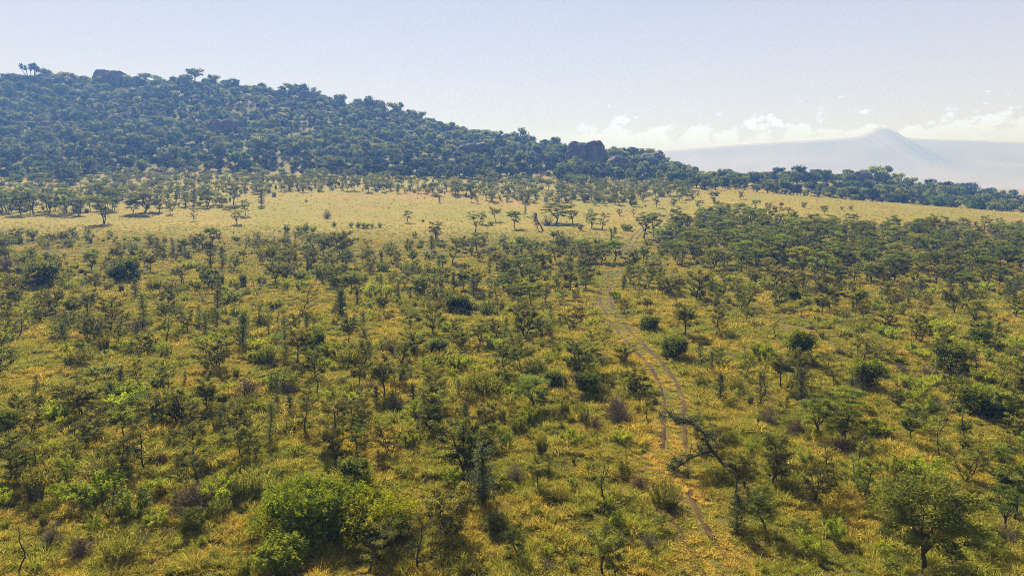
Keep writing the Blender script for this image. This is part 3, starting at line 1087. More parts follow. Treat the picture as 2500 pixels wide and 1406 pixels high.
# ------------------------------------------------------------------ where plants stand, read off the photograph tile by tile
# tile origin in photograph pixels; entries: kind, x, foot y, height (tile pixels, 2.929 per photograph pixel) [, width]
TILES = {
    (0, 926): "d60,380,190;w590,310,250;w440,215,150;n790,205,150;w1110,325,220;w730,340,190;w890,460,250;u560,480,180;w1500,240,240;w1300,300,200;w1590,220,110;n1610,450,220;"
              "w1720,440,200;n1930,450,270;n2090,270,150;w2370,500,350;w2400,620,250;w350,760,300;s260,870,300;w60,720,300;w130,760,250;w1060,680,320;w1370,600,280;w1750,580,240;"
              "w850,650,260;x680,700,140;x1150,600,100;x1380,950,300;g1380,660,100;g480,740,120;g960,1000,260,300;b780,1000,250;s1770,830,240;s870,1280,230;x580,1260,190;x1000,1190,150;"
              "b140,1406,340;g270,1390,130;g1450,1180,80;g1740,1390,140;x1180,1150,120;g40,1060,70;s680,1000,110;g1230,870,90;w700,480,170;w970,420,160;u1000,260,150;w200,420,200;s2000,600,120;w1840,600,180",
    (0, 560): "d300,405,190,260;d905,358,170,240;u650,292,130;w1300,400,140;x20,120,120;s335,140,90;s490,130,80;w490,60,45;w240,75,65;s650,100,50;s790,60,50;s1085,105,50;s1180,110,60;n1235,180,120;"
              "w1330,170,100;x1345,210,70;n1510,270,180;n1590,270,150;b1750,180,150;w1980,300,180;w2070,260,160;w2200,120,90;w2140,310,180;w2220,270,140;w2380,110,90;b2445,160,140;w2380,260,120;"
              "n970,500,150;s780,430,80;s870,450,70;d100,520,100;w250,660,220;s430,530,130;x440,680,110;w320,680,120;w540,660,160;w620,640,180;s550,480,80;w690,440,130;s1100,430,80;s1220,450,110;"
              "s1330,440,60;s1440,290,60;s1450,370,80;s1740,400,100;s1580,390,100;n1560,580,150;w1460,540,110;g1660,530,90;b1840,480,150;w1165,600,170;s1260,600,90;g1330,520,60;w795,740,260;x760,720,110;"
              "n1020,740,270;x970,760,160;b880,700,110;x1300,690,70;n1420,690,150;g1550,590,40;n1550,700,110;n1730,860,250;x1630,690,60;b1190,820,200;s1190,920,100;g1160,990,70;w1550,1000,220;s1500,930,70;"
              "g1480,1000,70;n2050,890,260;n1920,770,100;s1880,700,100;w2150,640,230;d2250,870,170,230;n2440,640,200;x2390,690,60;s1910,960,150;s2020,1160,190,230;x1770,1200,170;g1800,810,60;g720,1040,90,230;"
              "n470,820,150;s600,970,160;s500,990,140;s750,890,160;n560,1100,70;n875,1030,60;w990,1110,170;n1330,1100,90;n1510,1150,100;w590,1330,230;w440,1280,160;n790,1250,150;w720,1390,200;u900,1380,150;"
              "u1140,1380,170;w1270,1380,170;w1320,1390,250;w1520,1310,160;w1600,1280,100;n1580,1400,130;w1690,1400,120;s2340,1170,70;g2440,960,50;w80,660,160;w130,780,200;s60,950,150;s960,180,90;s900,140,60;"
              "s1010,200,70;s1080,240,50;s1120,190,40;g830,640,80;s140,100,60;s40,190,60;x60,300,120;w190,220,70;s1900,200,100;s2300,350,110;g2050,430,90;g2150,440,90;g2420,400,80;w1660,300,120",
    (820, 560): "w40,190,180;w250,200,130;s380,180,100;s520,150,70;s600,140,45;u720,75,85;n685,150,110;b740,150,60;w835,240,180;w930,160,110;u1010,160,140;w1060,150,100;u1200,150,110;s1220,155,50;u1330,180,130;"
                "u1400,200,120;u1520,190,110;w1480,270,110;u1760,230,160;w1680,250,110;u1900,240,140;u1990,240,160;u2200,240,120;w2100,390,150;s2300,260,70;d2420,150,80;s250,300,90;s340,300,80;s530,320,110;w680,270,110;"
                "u760,280,100;s150,390,110;g260,510,140,150;g350,500,130,140;n160,560,130;s430,470,80;w580,470,120;w690,500,80;b685,420,60;n845,460,160;w910,350,110;w1000,430,150;n1100,330,130;w1230,310,110;u1320,360,150;"
                "u1240,480,170;u1400,420,160;u1200,430,120;u1300,560,170;u1400,560,180;u1500,540,160;w1160,540,140;s1650,420,70;w1580,440,110;w1780,440,150;w1710,520,90;w1600,540,100;b1790,560,80;d880,600,150,240;s760,590,110;"
                "s1090,610,110;n40,640,200;n130,740,130;w250,860,200;n210,780,190;u540,720,130;w600,700,90;n680,620,80;x400,880,140;g600,800,90;d720,900,130,170;s720,960,110;u1030,840,160;n1210,800,170;s1290,830,120;g1450,700,130;"
                "n1540,680,140;s1620,690,100;x1530,790,90;g1840,700,80;w1900,830,140;x1390,730,40;x1740,760,40;w2050,600,110;g2000,520,110;w2150,520,100;w2230,600,110;w2370,480,140;w2440,450,120;d2240,740,130,150;w2450,680,110;"
                "d2420,915,170,210;w2060,960,140;u1810,970,150;w1890,980,90;s1100,900,50;w900,860,150;w900,940,100;s660,1050,100;g970,1010,80;s640,1130,70;s100,960,160;w350,1220,300;w430,1130,180;n290,1260,140;w160,1140,160;"
                "x40,1130,100;x440,1300,150;n560,1260,150;w660,1400,280;n690,1390,250;n880,1210,140;s1080,1190,200,250;s980,1180,150;s1430,1030,120,170;u1400,1290,230,290;d1560,1140,140,150;d1800,1190,190,220;g1680,1000,110;"
                "n1650,1170,110;x2000,1350,200;w2090,1190,130;w2150,1180,160;s2230,1270,80;s1270,1390,160;g1390,1390,140,150;n930,1390,150;w870,1390,120;w130,1390,200;w30,1400,200;w200,1330,180;s1740,1330,120;g1180,720,70;g900,670,60",
    (1650, 560): "d880,965,280,210;d1350,1150,240,230;d1970,1015,220,270;d2170,840,150,160;d2190,1335,230,420;d840,520,100;d1490,500,80;x1600,520,90;s1590,620,100;g1450,600,110;w1350,590,130;s1200,650,100;x1220,660,70;"
                 "s1360,710,70;g1510,750,70;g1670,730,70;g1700,650,70;w1780,600,130;g1720,510,80;w1100,590,230;w1260,520,140;w730,570,170;w460,590,160;w140,520,240;w320,750,200;w500,690,130;b690,790,150;w80,760,220;"
                 "w300,510,120;w580,500,90;w20,450,110;s490,780,50;g620,940,140,180;b500,930,110;n180,1000,190;n250,1010,140;w330,1000,150;s180,1120,110;n320,1240,200;n600,1280,250;s530,1250,100;s430,1160,140;g480,1000,80;"
                 "w880,1050,130;w1130,1090,210;g1040,780,60;g1220,800,50;g1260,850,40;x1290,1180,160;n1850,1080,120;w1910,1180,140;g1600,960,60;w1590,1270,110;x1860,1290,120;b820,1180,100;x660,1380,150;n780,1330,130;u1000,1390,230;"
                 "u1220,1390,250;g1440,1220,50;u2130,700,190;s2240,660,60;g1980,770,50;n2300,780,120;g2440,860,120;g2450,620,50;u2220,960,100;x2130,1060,80;b900,660,110;x970,720,60;u2050,460,150;b2310,1170,200;w2440,1100,200;"
                 "b1860,700,70;g420,450,80;g540,440,80;g650,430,70;s260,440,90;w2390,540,130;s2000,560,50",
    (820, 926): "u150,520,190;n300,600,90;w400,530,240;g530,480,130;g600,380,100;w670,380,230;n700,300,230;w880,430,140;n940,370,200;g1210,480,170;s1300,370,150;s1470,540,180;w1400,470,80;x2030,330,200,230;b2210,350,190;"
                "s1770,320,160;n1050,900,400,230;s1600,870,120,140;g1700,780,110;d1450,1000,80;s1160,1080,160;g1930,920,120;b1880,950,330;g1800,980,90;b2070,600,110;x2170,780,130;w2330,1070,110;s2350,900,200;w1310,1300,230;"
                "w1900,1400,320;w1990,1400,280;w600,1400,330;w240,1390,330;b760,1300,210;x1500,1370,110,160;s1690,1360,100;g1520,1270,120;w330,1250,200;b830,880,150;x640,740,50;x2240,1200,130;s1700,600,60;s820,600,70;g1660,430,60;s1560,1050,60",
    (1650, 926): "w410,840,270;n440,1100,250;w640,1090,280;w690,750,330;w740,750,200;x860,390,150;u1000,430,300;u1190,450,270;g930,640,170;w990,870,300;b1105,800,300;b1155,800,260;w1340,860,280;s1440,650,100;s1290,440,150;"
                 "w1670,480,220;w2060,730,240;u2060,560,150;u2320,640,170;w2320,780,130;w2140,1310,190;w2230,1270,190;u2360,1080,280;b1580,1390,170;g160,330,90;b1130,1050,100;x930,900,90;s740,1030,50;d2050,400,120;"
                 "w2430,420,160;s1900,300,90;g860,1406,80;s1920,520,120;s400,380,50;x60,1390,50;s1320,1260,60;s2050,1390,120;x1980,1350,110;s1480,1100,60",
    (0, 130): "u740,1215,190;u1035,1140,150,270;u950,1150,100;w565,1160,140;u1220,1150,75;w1140,1140,100;w1390,1200,90;u1700,1225,100;u1755,1160,110;x2340,1180,65;n1870,1090,120;u1670,1080,150;u1470,1090,150;u1325,1090,120;"
              "u1260,1070,120;n1390,1080,150;u1210,1060,80;u800,1130,150;u480,1140,170;u350,1140,130;u240,1150,170;u150,1155,180;u50,1130,170;u640,1050,130;u700,1050,130;s620,1140,30;g790,1310,50;s1960,1025,35;x2190,1065,22;"
              "g1670,1290,20;g2050,1280,60;g2140,1280,50;g2190,1280,70;g2240,1290,60;g2390,1240,40;h540,912,135,115;h470,935,110;h330,905,90;h290,845,115;h120,905,65;h865,815,70;h20,880,50;h1410,825,45;h660,830,50",
    (820, 130): "u515,1210,85;u1000,1280,150;u1050,1220,90;u715,1330,130;w1140,1200,100;u1275,1255,125;n1350,1165,80;u1575,1215,145,235;u1690,1220,95;w1790,1210,100;u1830,1250,110;w1910,1260,120;u2200,1325,185;u2270,1310,165;"
                "u2430,1310,200;n740,1075,48;u750,1020,52;w970,1065,40;w1010,1070,40;s850,960,80;u970,1010,80;w2130,1170,60;w2030,1160,50;g1750,1270,55;g1980,1310,85;g110,1245,40;g160,1250,45;g210,1250,45;g260,1250,40;g315,1245,40;"
                "g565,1320,50,130;g1110,1230,25;w630,1000,70;g500,1000,40;n440,1000,70;n395,990,50;u230,990,70;n50,980,60;u130,980,100;g2080,1270,50;x1510,1235,75,110;h430,890,85;h750,890,90;h880,885,90;h1000,890,90;h1110,865,90;"
                "h1670,920,60;h1860,890,70;h560,850,90;h30,850,90;h90,860,60;h230,880,100;h1500,870,60;h1720,850,110;h1950,860,90;h2040,880,90;h2180,890,90",
    (1650, 230): "w465,755,60;u570,830,70;w660,830,50;w755,820,45;w915,815,42;u1060,860,62;u800,870,62;w1190,832,32;w1250,832,32;h1460,655,140;h880,630,115;h730,615,90;h1000,615,75;h1225,620,80;h1365,630,90;h1570,655,95;"
                 "h1670,672,80;h1810,695,90;h1930,710,85;h2000,712,85;h2080,720,95;h2240,745,75;h2410,755,70;h330,625,70;h640,620,50;h810,640,90;h930,650,90;h560,610,55;h250,615,60;h130,610,80;h30,600,100;h1300,640,60;h1510,660,80;h1740,690,60",
}
Z = 2490.0 / 850.0
ITEMS = []      # (kind, x, y, z, height m, width m or None)


def add_item(kind, px, py, hpx, wpx=None):
    p = hit(px, py)
    _a, _b, d = project(*p)
    dep = math.atan2(CAM_H - p[2], p[1])
    h = hpx * d / F_PX / max(0.5, math.cos(dep))
    w = None if wpx is None else wpx * d / F_PX
    if kind in 'dgsx':                         # a wide plant seen from above shows its depth as well
        h *= 1.0 - 0.55 * math.sin(max(0, dep))
    ITEMS.append((kind, p[0], p[1], p[2], h, w))


for (ox, oy), txt in TILES.items():
    for e in txt.split(';'):
        k, nums = e[0], [float(q) for q in e[1:].split(',')]
        add_item(k, ox + nums[0] / Z, oy + nums[1] / Z, nums[2] / Z, nums[3] / Z if len(nums) > 3 else None)

# trees standing out against the sky along the crest: x, top y, height in photograph pixels
for (a, b, c) in ((478, 172, 42), (455, 180, 30), (355, 174, 30), (382, 176, 26), (425, 180, 26), (115, 172, 30), (165, 180, 30), (140, 184, 24), (205, 188, 22), (520, 186, 26), (575, 192, 26),
                  (640, 198, 26), (690, 202, 24), (715, 198, 32), (740, 201, 34), (768, 208, 30), (830, 220, 28), (872, 226, 24), (902, 224, 36), (920, 230, 30), (968, 238, 34), (1000, 252, 26), (1022, 258, 28),
                  (1050, 266, 24), (1100, 278, 26), (1130, 292, 22), (1185, 306, 24), (1215, 312, 26), (1272, 316, 40), (1300, 326, 26), (1330, 332, 24), (1352, 332, 34), (1378, 342, 26), (1497, 346, 28), (1515, 348, 26),
                  (1545, 354, 30), (1575, 356, 32), (1600, 362, 34), (1618, 376, 30), (1640, 396, 24), (20, 182, 26), (60, 186, 24), (240, 190, 20), (310, 188, 22), (1165, 302, 22), (1245, 322, 22), (1410, 352, 20), (1460, 352, 26)):
    base = b + c
    if hit(a, base)[1] > 900:
        base += 8
    add_item('h', a, base, c * 1.05)

# ------------------------------------------------------------------ the rest, filled in by density
DENSE = [(1605, 590), (1640, 560), (1720, 536), (1760, 528), (1900, 545), (2050, 556), (2200, 560), (2335, 560), (2500, 578), (2620, 586), (2620, 720), (2300, 700), (2050, 690), (1850, 670), (1700, 655), (1620, 640)]
FOOT = [(-60, 450), (-60, 520), (215, 522), (520, 505), (640, 500), (655, 472), (900, 466), (1080, 482), (1250, 497), (1420, 502), (1560, 505), (1650, 522), (1760, 500), (1700, 470), (1640, 450), (1400, 446), (900, 436), (500, 428), (200, 432)]
PLAIN = [(-60, 520), (215, 522), (640, 500), (655, 472), (900, 466), (1080, 482), (1250, 497), (1560, 505), (1650, 530), (1600, 560), (1500, 590), (1200, 592), (900, 590), (700, 585), (400, 590), (200, 578), (-60, 585)]
BIGBUSH = [(600, 1090), (1060, 1090), (1080, 1420), (590, 1420)]


class Spots:
    def __init__(self):
        self.c = {}

    def ok(self, x, y, r):
        i, j = int(x // 4), int(y // 4)
        for a in (-1, 0, 1):
            for b in (-1, 0, 1):
                for (u, v, s) in self.c.get((i + a, j + b), ()):
                    if (u - x) ** 2 + (v - y) ** 2 < (max(r, s)) ** 2:
                        return False
        return True

    def add(self, x, y, r):
        self.c.setdefault((int(x // 4), int(y // 4)), []).append((x, y, r))


spots = Spots()
for it in ITEMS:
    spots.add(it[1], it[2], 0.9 if it[0] in 'wunb' else 1.1)


def fill(n, y0, y1, umin, umax, accept, kinds, weights, hrange, gap, rng):
    ys = np.sqrt(rng.uniform(y0 * y0, y1 * y1, n))
    us = rng.uniform(umin, umax, n)
    xs = us * ys
    zs = height(xs, ys)
    px, py, d = project(xs, ys, zs)
    td = track_dist(xs, ys)
    ok = accept(px, py, xs, ys) & (td > 1.6)
    for i in np.nonzero(ok)[0]:
        k = kinds[rng.choice(len(kinds), p=np.array(weights) / sum(weights))]
        g = gap * (0.75 if k in 'gsx' else 1.0)
        if td[i] < 2.6:
            continue
        if not spots.ok(xs[i], ys[i], g):
            continue
        spots.add(xs[i], ys[i], g)
        lo, hi = hrange[k]
        ITEMS.append((k, xs[i], ys[i], zs[i], rng.uniform(lo, hi), None))


rngf = np.random.default_rng(77)
HR = {'w': (1.8, 3.7), 'u': (3.2, 5.2), 'd': (1.2, 2.4), 'g': (0.5, 1.5), 's': (0.6, 1.6), 'x': (0.5, 1.3), 'n': (1.6, 3.2), 'b': (1.4, 3.0), 'h': (4, 8)}
CLEAR = [(1560, 1160), (1640, 1030), (1700, 1030), (1760, 1200), (1900, 1290), (1900, 1420), (1700, 1420), (1600, 1300), (1200, 1240), (1060, 1140), (1250, 1100), (1450, 1150)]


def near_ok(px, py, x, y):
    patch = fbm(x / 16, y / 16, 41, 3)
    keep = (patch > np.where(y < 70, -0.34, -0.14)) & ~inside(PLAIN, px, py) & ~inside(BIGBUSH, px, py) & ~inside(DENSE, px, py)
    keep &= ~(inside(CLEAR, px, py) & (vnoise(x / 3, y / 3, 8) < 0.22))
    return keep & (px > -60) & (px < 2560) & (py < 1440) & (py > 560)


# tussock plain, near to middle distance
fill(1700, 27, 75, -0.9, 0.9, near_ok, 'wgsxnb', [7, 19, 9, 3, 2, 2], {**HR, 'w': (1.6, 3.6), 'g': (0.5, 1.5), 's': (0.4, 1.3)}, 1.6, rngf)
fill(2800, 75, 135, -0.85, 0.85, near_ok, 'wgsxnb', [12, 20, 10, 2.5, 3, 1.5], HR, 1.85, rngf)
fill(2600, 125, 200, -0.85, 0.85, near_ok, 'wgsxnu', [10, 14, 10, 2, 2, 1.5], {**HR, 'w': (2.0, 3.9)}, 2.1, rngf)
# low green scrub scattered on the plain
fill(260, 165, 300, -0.8, 0.8, lambda px, py, x, y: inside(PLAIN, px, py) & (fbm(x / 25, y / 25, 55, 3) > 0.12), 'gsx', [4, 3, 2], {**HR, 'g': (0.3, 0.8), 's': (0.3, 0.9), 'x': (0.2, 0.6)}, 2.5, rngf)
# closed stand of flat crowns
fill(6500, 110, 260, 0.18, 0.85, lambda px, py, x, y: inside(DENSE, px, py), 'uwsg', [10, 5, 1.5, 0.8], {**HR, 'u': (2.2, 5.2)}, 2.45, rngf)
# open acacia belt along the foot of the hill
fill(7000, 225, 430, -0.85, 0.30, lambda px, py, x, y: inside(FOOT, px, py) & (fbm(x / 22, y / 22, 61, 3) > -0.2), 'uwsg', [10, 6, 9, 3], {**HR, 'u': (3.2, 5.6), 's': (1.0, 2.6), 'g': (0.8, 2.0)}, 2.8, rngf)


ROCKS = [  # name, label, x, foot y (photograph pixels), width, height, depth, seed, blockiness, turn
    ('granite_dome', 'big smooth granite dome on the crest of the hill', 272, 205, 34, 15.5, 20, 1, 0.25, 0),
    ('granite_boulder', 'low granite hump on the crest beside the palm', 103, 205, 17, 9.5, 10, 2, 0.1, 0),
    ('granite_boulder', 'small granite boulder on the crest beside the big dome', 333, 205, 9, 10.0, 8, 3, 0.3, 0),
    ('granite_boulder', 'round granite boulder on the crest among trees', 445, 210, 8, 10.5, 8, 4, 0.2, 0),
    ('granite_block', 'flat-topped granite block halfway up the slope', 545, 332, 20, 13, 10, 5, 0.75, 0.1),
    ('granite_slab', 'long low granite slab on the lower slope', 130, 315, 19, 6.0, 8, 6, 0.5, 0),
    ('granite_tower', 'tall flat-topped granite tower near the end of the hill', 1428, 408, 24, 18, 14, 7, 0.8, 0),
    ('granite_outcrop', 'dark granite outcrop on the slope below the crest', 1158, 388, 22, 12, 12, 8, 0.4, 0.2),
    ('granite_outcrop', 'dark cliff face beside the granite tower', 1512, 425, 14, 11, 10, 9, 0.5, 0),
    ('granite_outcrop', 'granite ledge below trees on the crest shoulder', 905, 264, 26, 10, 10, 10, 0.6, 0),
    ('granite_outcrop', 'rounded granite rise at the far end of the hill', 1590, 404, 20, 10, 12, 11, 0.3, 0),
    ('granite_boulder', 'dark granite boulder below the crest line', 745, 250, 17, 11, 9, 12, 0.4, 0),
    ('granite_boulder', 'granite hump on the descending crest', 1068, 300, 11, 8, 8, 13, 0.2, 0),
    ('granite_outcrop', 'dark granite hump on the ridge under the tallest tree', 2100, 450, 14, 8.5, 9, 14, 0.3, 0)]
ROCK_AT = [(hit(r[2], r[3]), r[4]) for r in ROCKS]


def off_rocks(x, y):
    ok = np.ones(np.shape(x), bool)
    for p, w in [ROCK_AT[i] for i in (0, 1, 3, 4, 6)]:
        ok &= ~((np.abs(x - p[0]) < 0.48 * w) & (y > p[1] - 13) & (y < p[1] + 6))
    return ok


def hill_ok(px, py, x, y):
    base = np.interp(px, [-100, 0, 200, 260, 500, 800, 1000, 1400, 1640, 1700], [446, 444, 438, 425, 418, 432, 436, 444, 446, 445])
    gaps = fbm(x / 26, y / 26, 71, 3)
    up = sstep(y, 380, 520)
    return (py < base + 2) & (px > -90) & (px < 1700) & (gaps > -0.46 + 0.04 * up) & (y < 760) & off_rocks(x, y)


fill(7000, 360, 740, -0.86, 0.29, hill_ok, 'h', [1], {'h': (3.4, 8.2)}, 4.7, rngf)
fill(24000, 345, 740, -0.86, 0.29, hill_ok, 'h', [1], {'h': (1.6, 4.6)}, 2.6, rngf)


def ridge_ok(px, py, x, y):
    return (px > 1640) & (px < 2580) & (y > 322) & (y < 540) & (fbm(x / 20, y / 20, 81, 3) > -0.22)


fill(1500, 322, 540, 0.22, 0.85, ridge_ok, 'h', [1], {'h': (3.2, 7.2)}, 4.6, rngf)
fill(3000, 322, 540, 0.22, 0.85, ridge_ok, 'h', [1], {'h': (1.5, 3.4)}, 2.8, rngf)


# ------------------------------------------------------------------ build plants as objects, the smallest ones as masses
SHORT = {'w': 'a thorn tree', 'u': 'a flat-topped acacia', 'd': 'a dark green bush', 'g': 'a green shrub', 's': 'a grey-green clump', 'x': 'a dry thicket',
         'n': 'a column-shaped thorn', 'b': 'a bare sapling'}
XY = np.array([(i[1], i[2]) for i in ITEMS])


def neighbour(kind, x, y):
    d = np.hypot(XY[:, 0] - x, XY[:, 1] - y)
    near = [i for i in np.argsort(d)[:6] if 0.01 < d[i] < 3.6 and ITEMS[i][0] != kind and ITEMS[i][0] in SHORT]
    if not near:
        return None
    kinds = []
    for i in near:
        if SHORT[ITEMS[i][0]] not in kinds:
            kinds.append(SHORT[ITEMS[i][0]])
    return 'beside ' + ' and '.join(kinds[:2])


def where_words(kind, x, y, z, px, py):
    if kind == 'h':
        if px > 1640:
            return 'on the ridge past the pale slope'
        return 'at the foot of the wooded hill' if y < 425 else ('along the crest of the wooded hill' if y > 585 - 0.09 * max(0, px - 700) else 'on the slope of the wooded hill')
    if track_dist(x, y)[0] < 5.0:
        return 'beside the wheel-rut track'
    if inside(DENSE, np.array([px]), np.array([py]))[0]:
        return 'in the closed stand of flat crowns'
    if inside(FOOT, np.array([px]), np.array([py]))[0]:
        return 'in the acacia belt below the hill'
    if inside(PLAIN, np.array([px]), np.array([py]))[0]:
        return 'on the open golden plain'
    if math.hypot(x + 12, y - 33) < 9:
        return 'near the big yellow-flecked bush clump'
    nb = neighbour(kind, x, y)
    if nb:
        return nb
    if y > 130:
        return 'where scrub meets the open plain'
    return 'among the grass tussocks'


def place(p, kind, x, y, z, h, w, rot, label=None, group=None, name=None):
    nm, cat, grp = NAME[kind]
    s = h / p.h
    sw = s if w is None else max(0.6 * s, min(2.2 * s, w * 0.5 / p.r))
    root = bpy.data.objects.new(name or nm, None)
    COL.objects.link(root)
    root.empty_display_size = 0.3
    root.location = (x, y, z)
    root.rotation_euler = (0, 0, rot)
    root.scale = (sw, sw, s)
    root['label'] = label
    root['category'] = cat
    if group:
        root['group'] = group
    for pn, me in p.parts:
        o = bpy.data.objects.new(pn, me)
        COL.objects.link(o)
        o.parent = root
    return root


LIMIT = {'w': 292, 'u': 292, 'd': 80, 'g': 290, 's': 290, 'x': 160, 'n': 160, 'b': 100, 'h': 292}
SIZE_WORD = {}
REST = {k: [] for k in 'wudgsxnbh'}


def build_plants():
    rng = np.random.default_rng(5)
    groups = {}
    for it in ITEMS:
        kind, x, y, z, h, w = it
        px, py, d = project(x, y, z)
        size = h * F_PX / d
        off = (px < -40) or (px > 2540)
        groups.setdefault(kind, []).append((-(size * (0.2 if off else 1.0)), it, float(px), float(py)))
    for kind, lst in groups.items():
        lst.sort(key=lambda q: q[0])
        for n, (sz, it, px, py) in enumerate(lst):
            _k, x, y, z, h, w = it
            ps = PROTO[kind]
            if kind == 'd':
                i = 1 if (w and h > 1.25 * w) else (2 if (w and w > 1.5 * h) else 0)
            elif kind == 'u' and w:
                i = 7
            elif kind == 'h':
                i = int(rng.choice(6, p=[.20, .2, .08, .2, .10, .22]))
                if y < 440 and px < 1700:
                    i = int(rng.choice([0, 0, 1, 3, 2]))
            else:
                i = int(rng.integers(len(ps)))
            rot = rng.uniform(0, 6.28)
            if n < LIMIT[kind]:
                lab = ps[i].words + ' ' + where_words(kind, x, y, z, px, py)
                if len(lab.split()) > 16:
                    lab = lab.rsplit(' and ', 1)[0]
                if h > 1.35 * ps[i].h and len(lab.split()) < 16 and 'low' not in lab and 'small' not in lab and 'tall' not in lab:
                    lab = 'tall ' + lab
                place(ps[i], kind, x, y, z, h, w, rot, lab, NAME[kind][2])
            else:
                REST[kind].append((x, y, z, h / ps[i].h, rot, i))


build_plants()


# ------------------------------------------------------------------ masses: instanced geometry, one object each
def scatter(name, pts, rot, scl, idx, meshes, label, tilt=None):
    col = bpy.data.collections.new(name + '_source')
    for k, me in enumerate(meshes):
        o = bpy.data.objects.new('%s_source_%02d' % (name, k), me)
        col.objects.link(o)
    me = bpy.data.meshes.new(name)
    n = len(pts)
    me.vertices.add(n)
    me.vertices.foreach_set('co', np.asarray(pts, np.float32).ravel())
    r = np.zeros((n, 3), np.float32)
    r[:, 2] = rot
    if tilt is not None:
        r[:, :2] = tilt
    a = me.attributes.new('rot', 'FLOAT_VECTOR', 'POINT')
    a.data.foreach_set('vector', r.ravel())
    s = np.asarray(scl, np.float32)
    if s.ndim == 1:
        s = np.repeat(s[:, None], 3, 1)
    a = me.attributes.new('scl', 'FLOAT_VECTOR', 'POINT')
    a.data.foreach_set('vector', s.ravel())
    a = me.attributes.new('idx', 'INT', 'POINT')
    a.data.foreach_set('value', np.asarray(idx, np.int32))
    ob = link(name, me)
    ob['kind'] = 'stuff'
    ob['label'] = label
    ng = bpy.data.node_groups.new(name + '_nodes', 'GeometryNodeTree')
    ng.interface.new_socket('Geometry', in_out='INPUT', socket_type='NodeSocketGeometry')
    ng.interface.new_socket('Geometry', in_out='OUTPUT', socket_type='NodeSocketGeometry')
    N, L = ng.nodes, ng.links
    gi, go = N.new('NodeGroupInput'), N.new('NodeGroupOutput')
    ci = N.new('GeometryNodeCollectionInfo')
    ci.inputs['Collection'].default_value = col
    ci.inputs['Separate Children'].default_value = True
    ci.inputs['Reset Children'].default_value = True
    ip = N.new('GeometryNodeInstanceOnPoints')
    ip.inputs['Pick Instance'].default_value = True

    def attr(nm, typ):
        q = N.new('GeometryNodeInputNamedAttribute')
        q.data_type = typ
        q.inputs['Name'].default_value = nm
        return q.outputs['Attribute']
    e2r = N.new('FunctionNodeEulerToRotation')
    L.new(attr('rot', 'FLOAT_VECTOR'), e2r.inputs[0])
    L.new(gi.outputs[0], ip.inputs['Points'])
    L.new(ci.outputs[0], ip.inputs['Instance'])
    L.new(attr('idx', 'INT'), ip.inputs['Instance Index'])
    L.new(e2r.outputs[0], ip.inputs['Rotation'])
    L.new(attr('scl', 'FLOAT_VECTOR'), ip.inputs['Scale'])
    L.new(ip.outputs[0], go.inputs[0])
    md = ob.modifiers.new('scatter', 'NODES')
    md.node_group = ng
    return ob


STUFF = {'w': ('thorn_scrub', 'mass of small far thorn trees across the grassland'), 'u': ('acacia_woodland', 'mass of far flat-topped acacias'),
         'g': ('green_undergrowth', 'mass of small green shrubs in the grass'), 's': ('grey_undergrowth', 'mass of small grey-green clumps in the grass'),
         'x': ('dry_undergrowth', 'mass of small dry thickets'), 'n': ('column_scrub', 'mass of far narrow thorn trees'), 'b': ('sapling_scrub', 'mass of far bare saplings'),
         'h': ('hillside_forest', 'dense evergreen woodland covering the hill'), 'd': ('bush_undergrowth', 'mass of far dark bushes')}
for kind, lst in REST.items():
    if lst:
        A = np.array(lst, float)
        scatter(STUFF[kind][0], A[:, :3], A[:, 4], A[:, 3], A[:, 5].astype(int), [p.joined for p in PROTO[kind]], STUFF[kind][1])


def tuft(seed, H, R, n, wid, lean=0.5, dens=1.0):
    rng = np.random.default_rng(seed)
    mb = MB()
    a = rng.uniform(0, 6.28, n)
    r = R * np.sqrt(rng.uniform(0, 1, n))
    b = np.stack([np.cos(a) * r * 0.7, np.sin(a) * r * 0.7, np.full(n, -0.05)], 1)
    d = np.stack([np.cos(a), np.sin(a), np.zeros(n)], 1) * (lean * rng.uniform(0.1, 1.0, n) * (0.35 + r / R))[:, None] + rng.normal(0, 0.16, (n, 3)) * [1, 1, 0]
    L = H * rng.uniform(0.55, 1.1, n)
    up = np.array([0, 0, 1.0])
    m = b + (d * 0.35 + up * 0.62) * L[:, None]
    t = b + (d * 1.05 + up * (0.95 - 0.25 * rng.uniform(0, 1, n))[:, None]) * L[:, None]
    s = unit(np.cross(t - b, rng.normal(0, 1, (n, 3))))
    w = (wid * rng.uniform(0.6, 1.3, n))[:, None]
    tone = rng.uniform(0, 1, n)
    mb.quads(np.stack([b - s * w * 0.5, b + s * w * 0.5, m + s * w * 0.45, m - s * w * 0.45], 1), tone)
    mb.quads(np.stack([m - s * w * 0.45, m + s * w * 0.45, t + s * w * 0.12, t - s * w * 0.12], 1), tone)
    return mb


def rut_open(x, y):
    """where the wheel ruts are worn bare; elsewhere grass has closed over them"""
    px, py, d = project(x, y, height(x, y))
    worn = ((py > 930) & (py < 1100)) | ((py > 650) & (py < 748)) | ((py > 560) & (py < 612))
    return worn | (vnoise(x / 3.5, y / 3.5, 63) > -0.12)


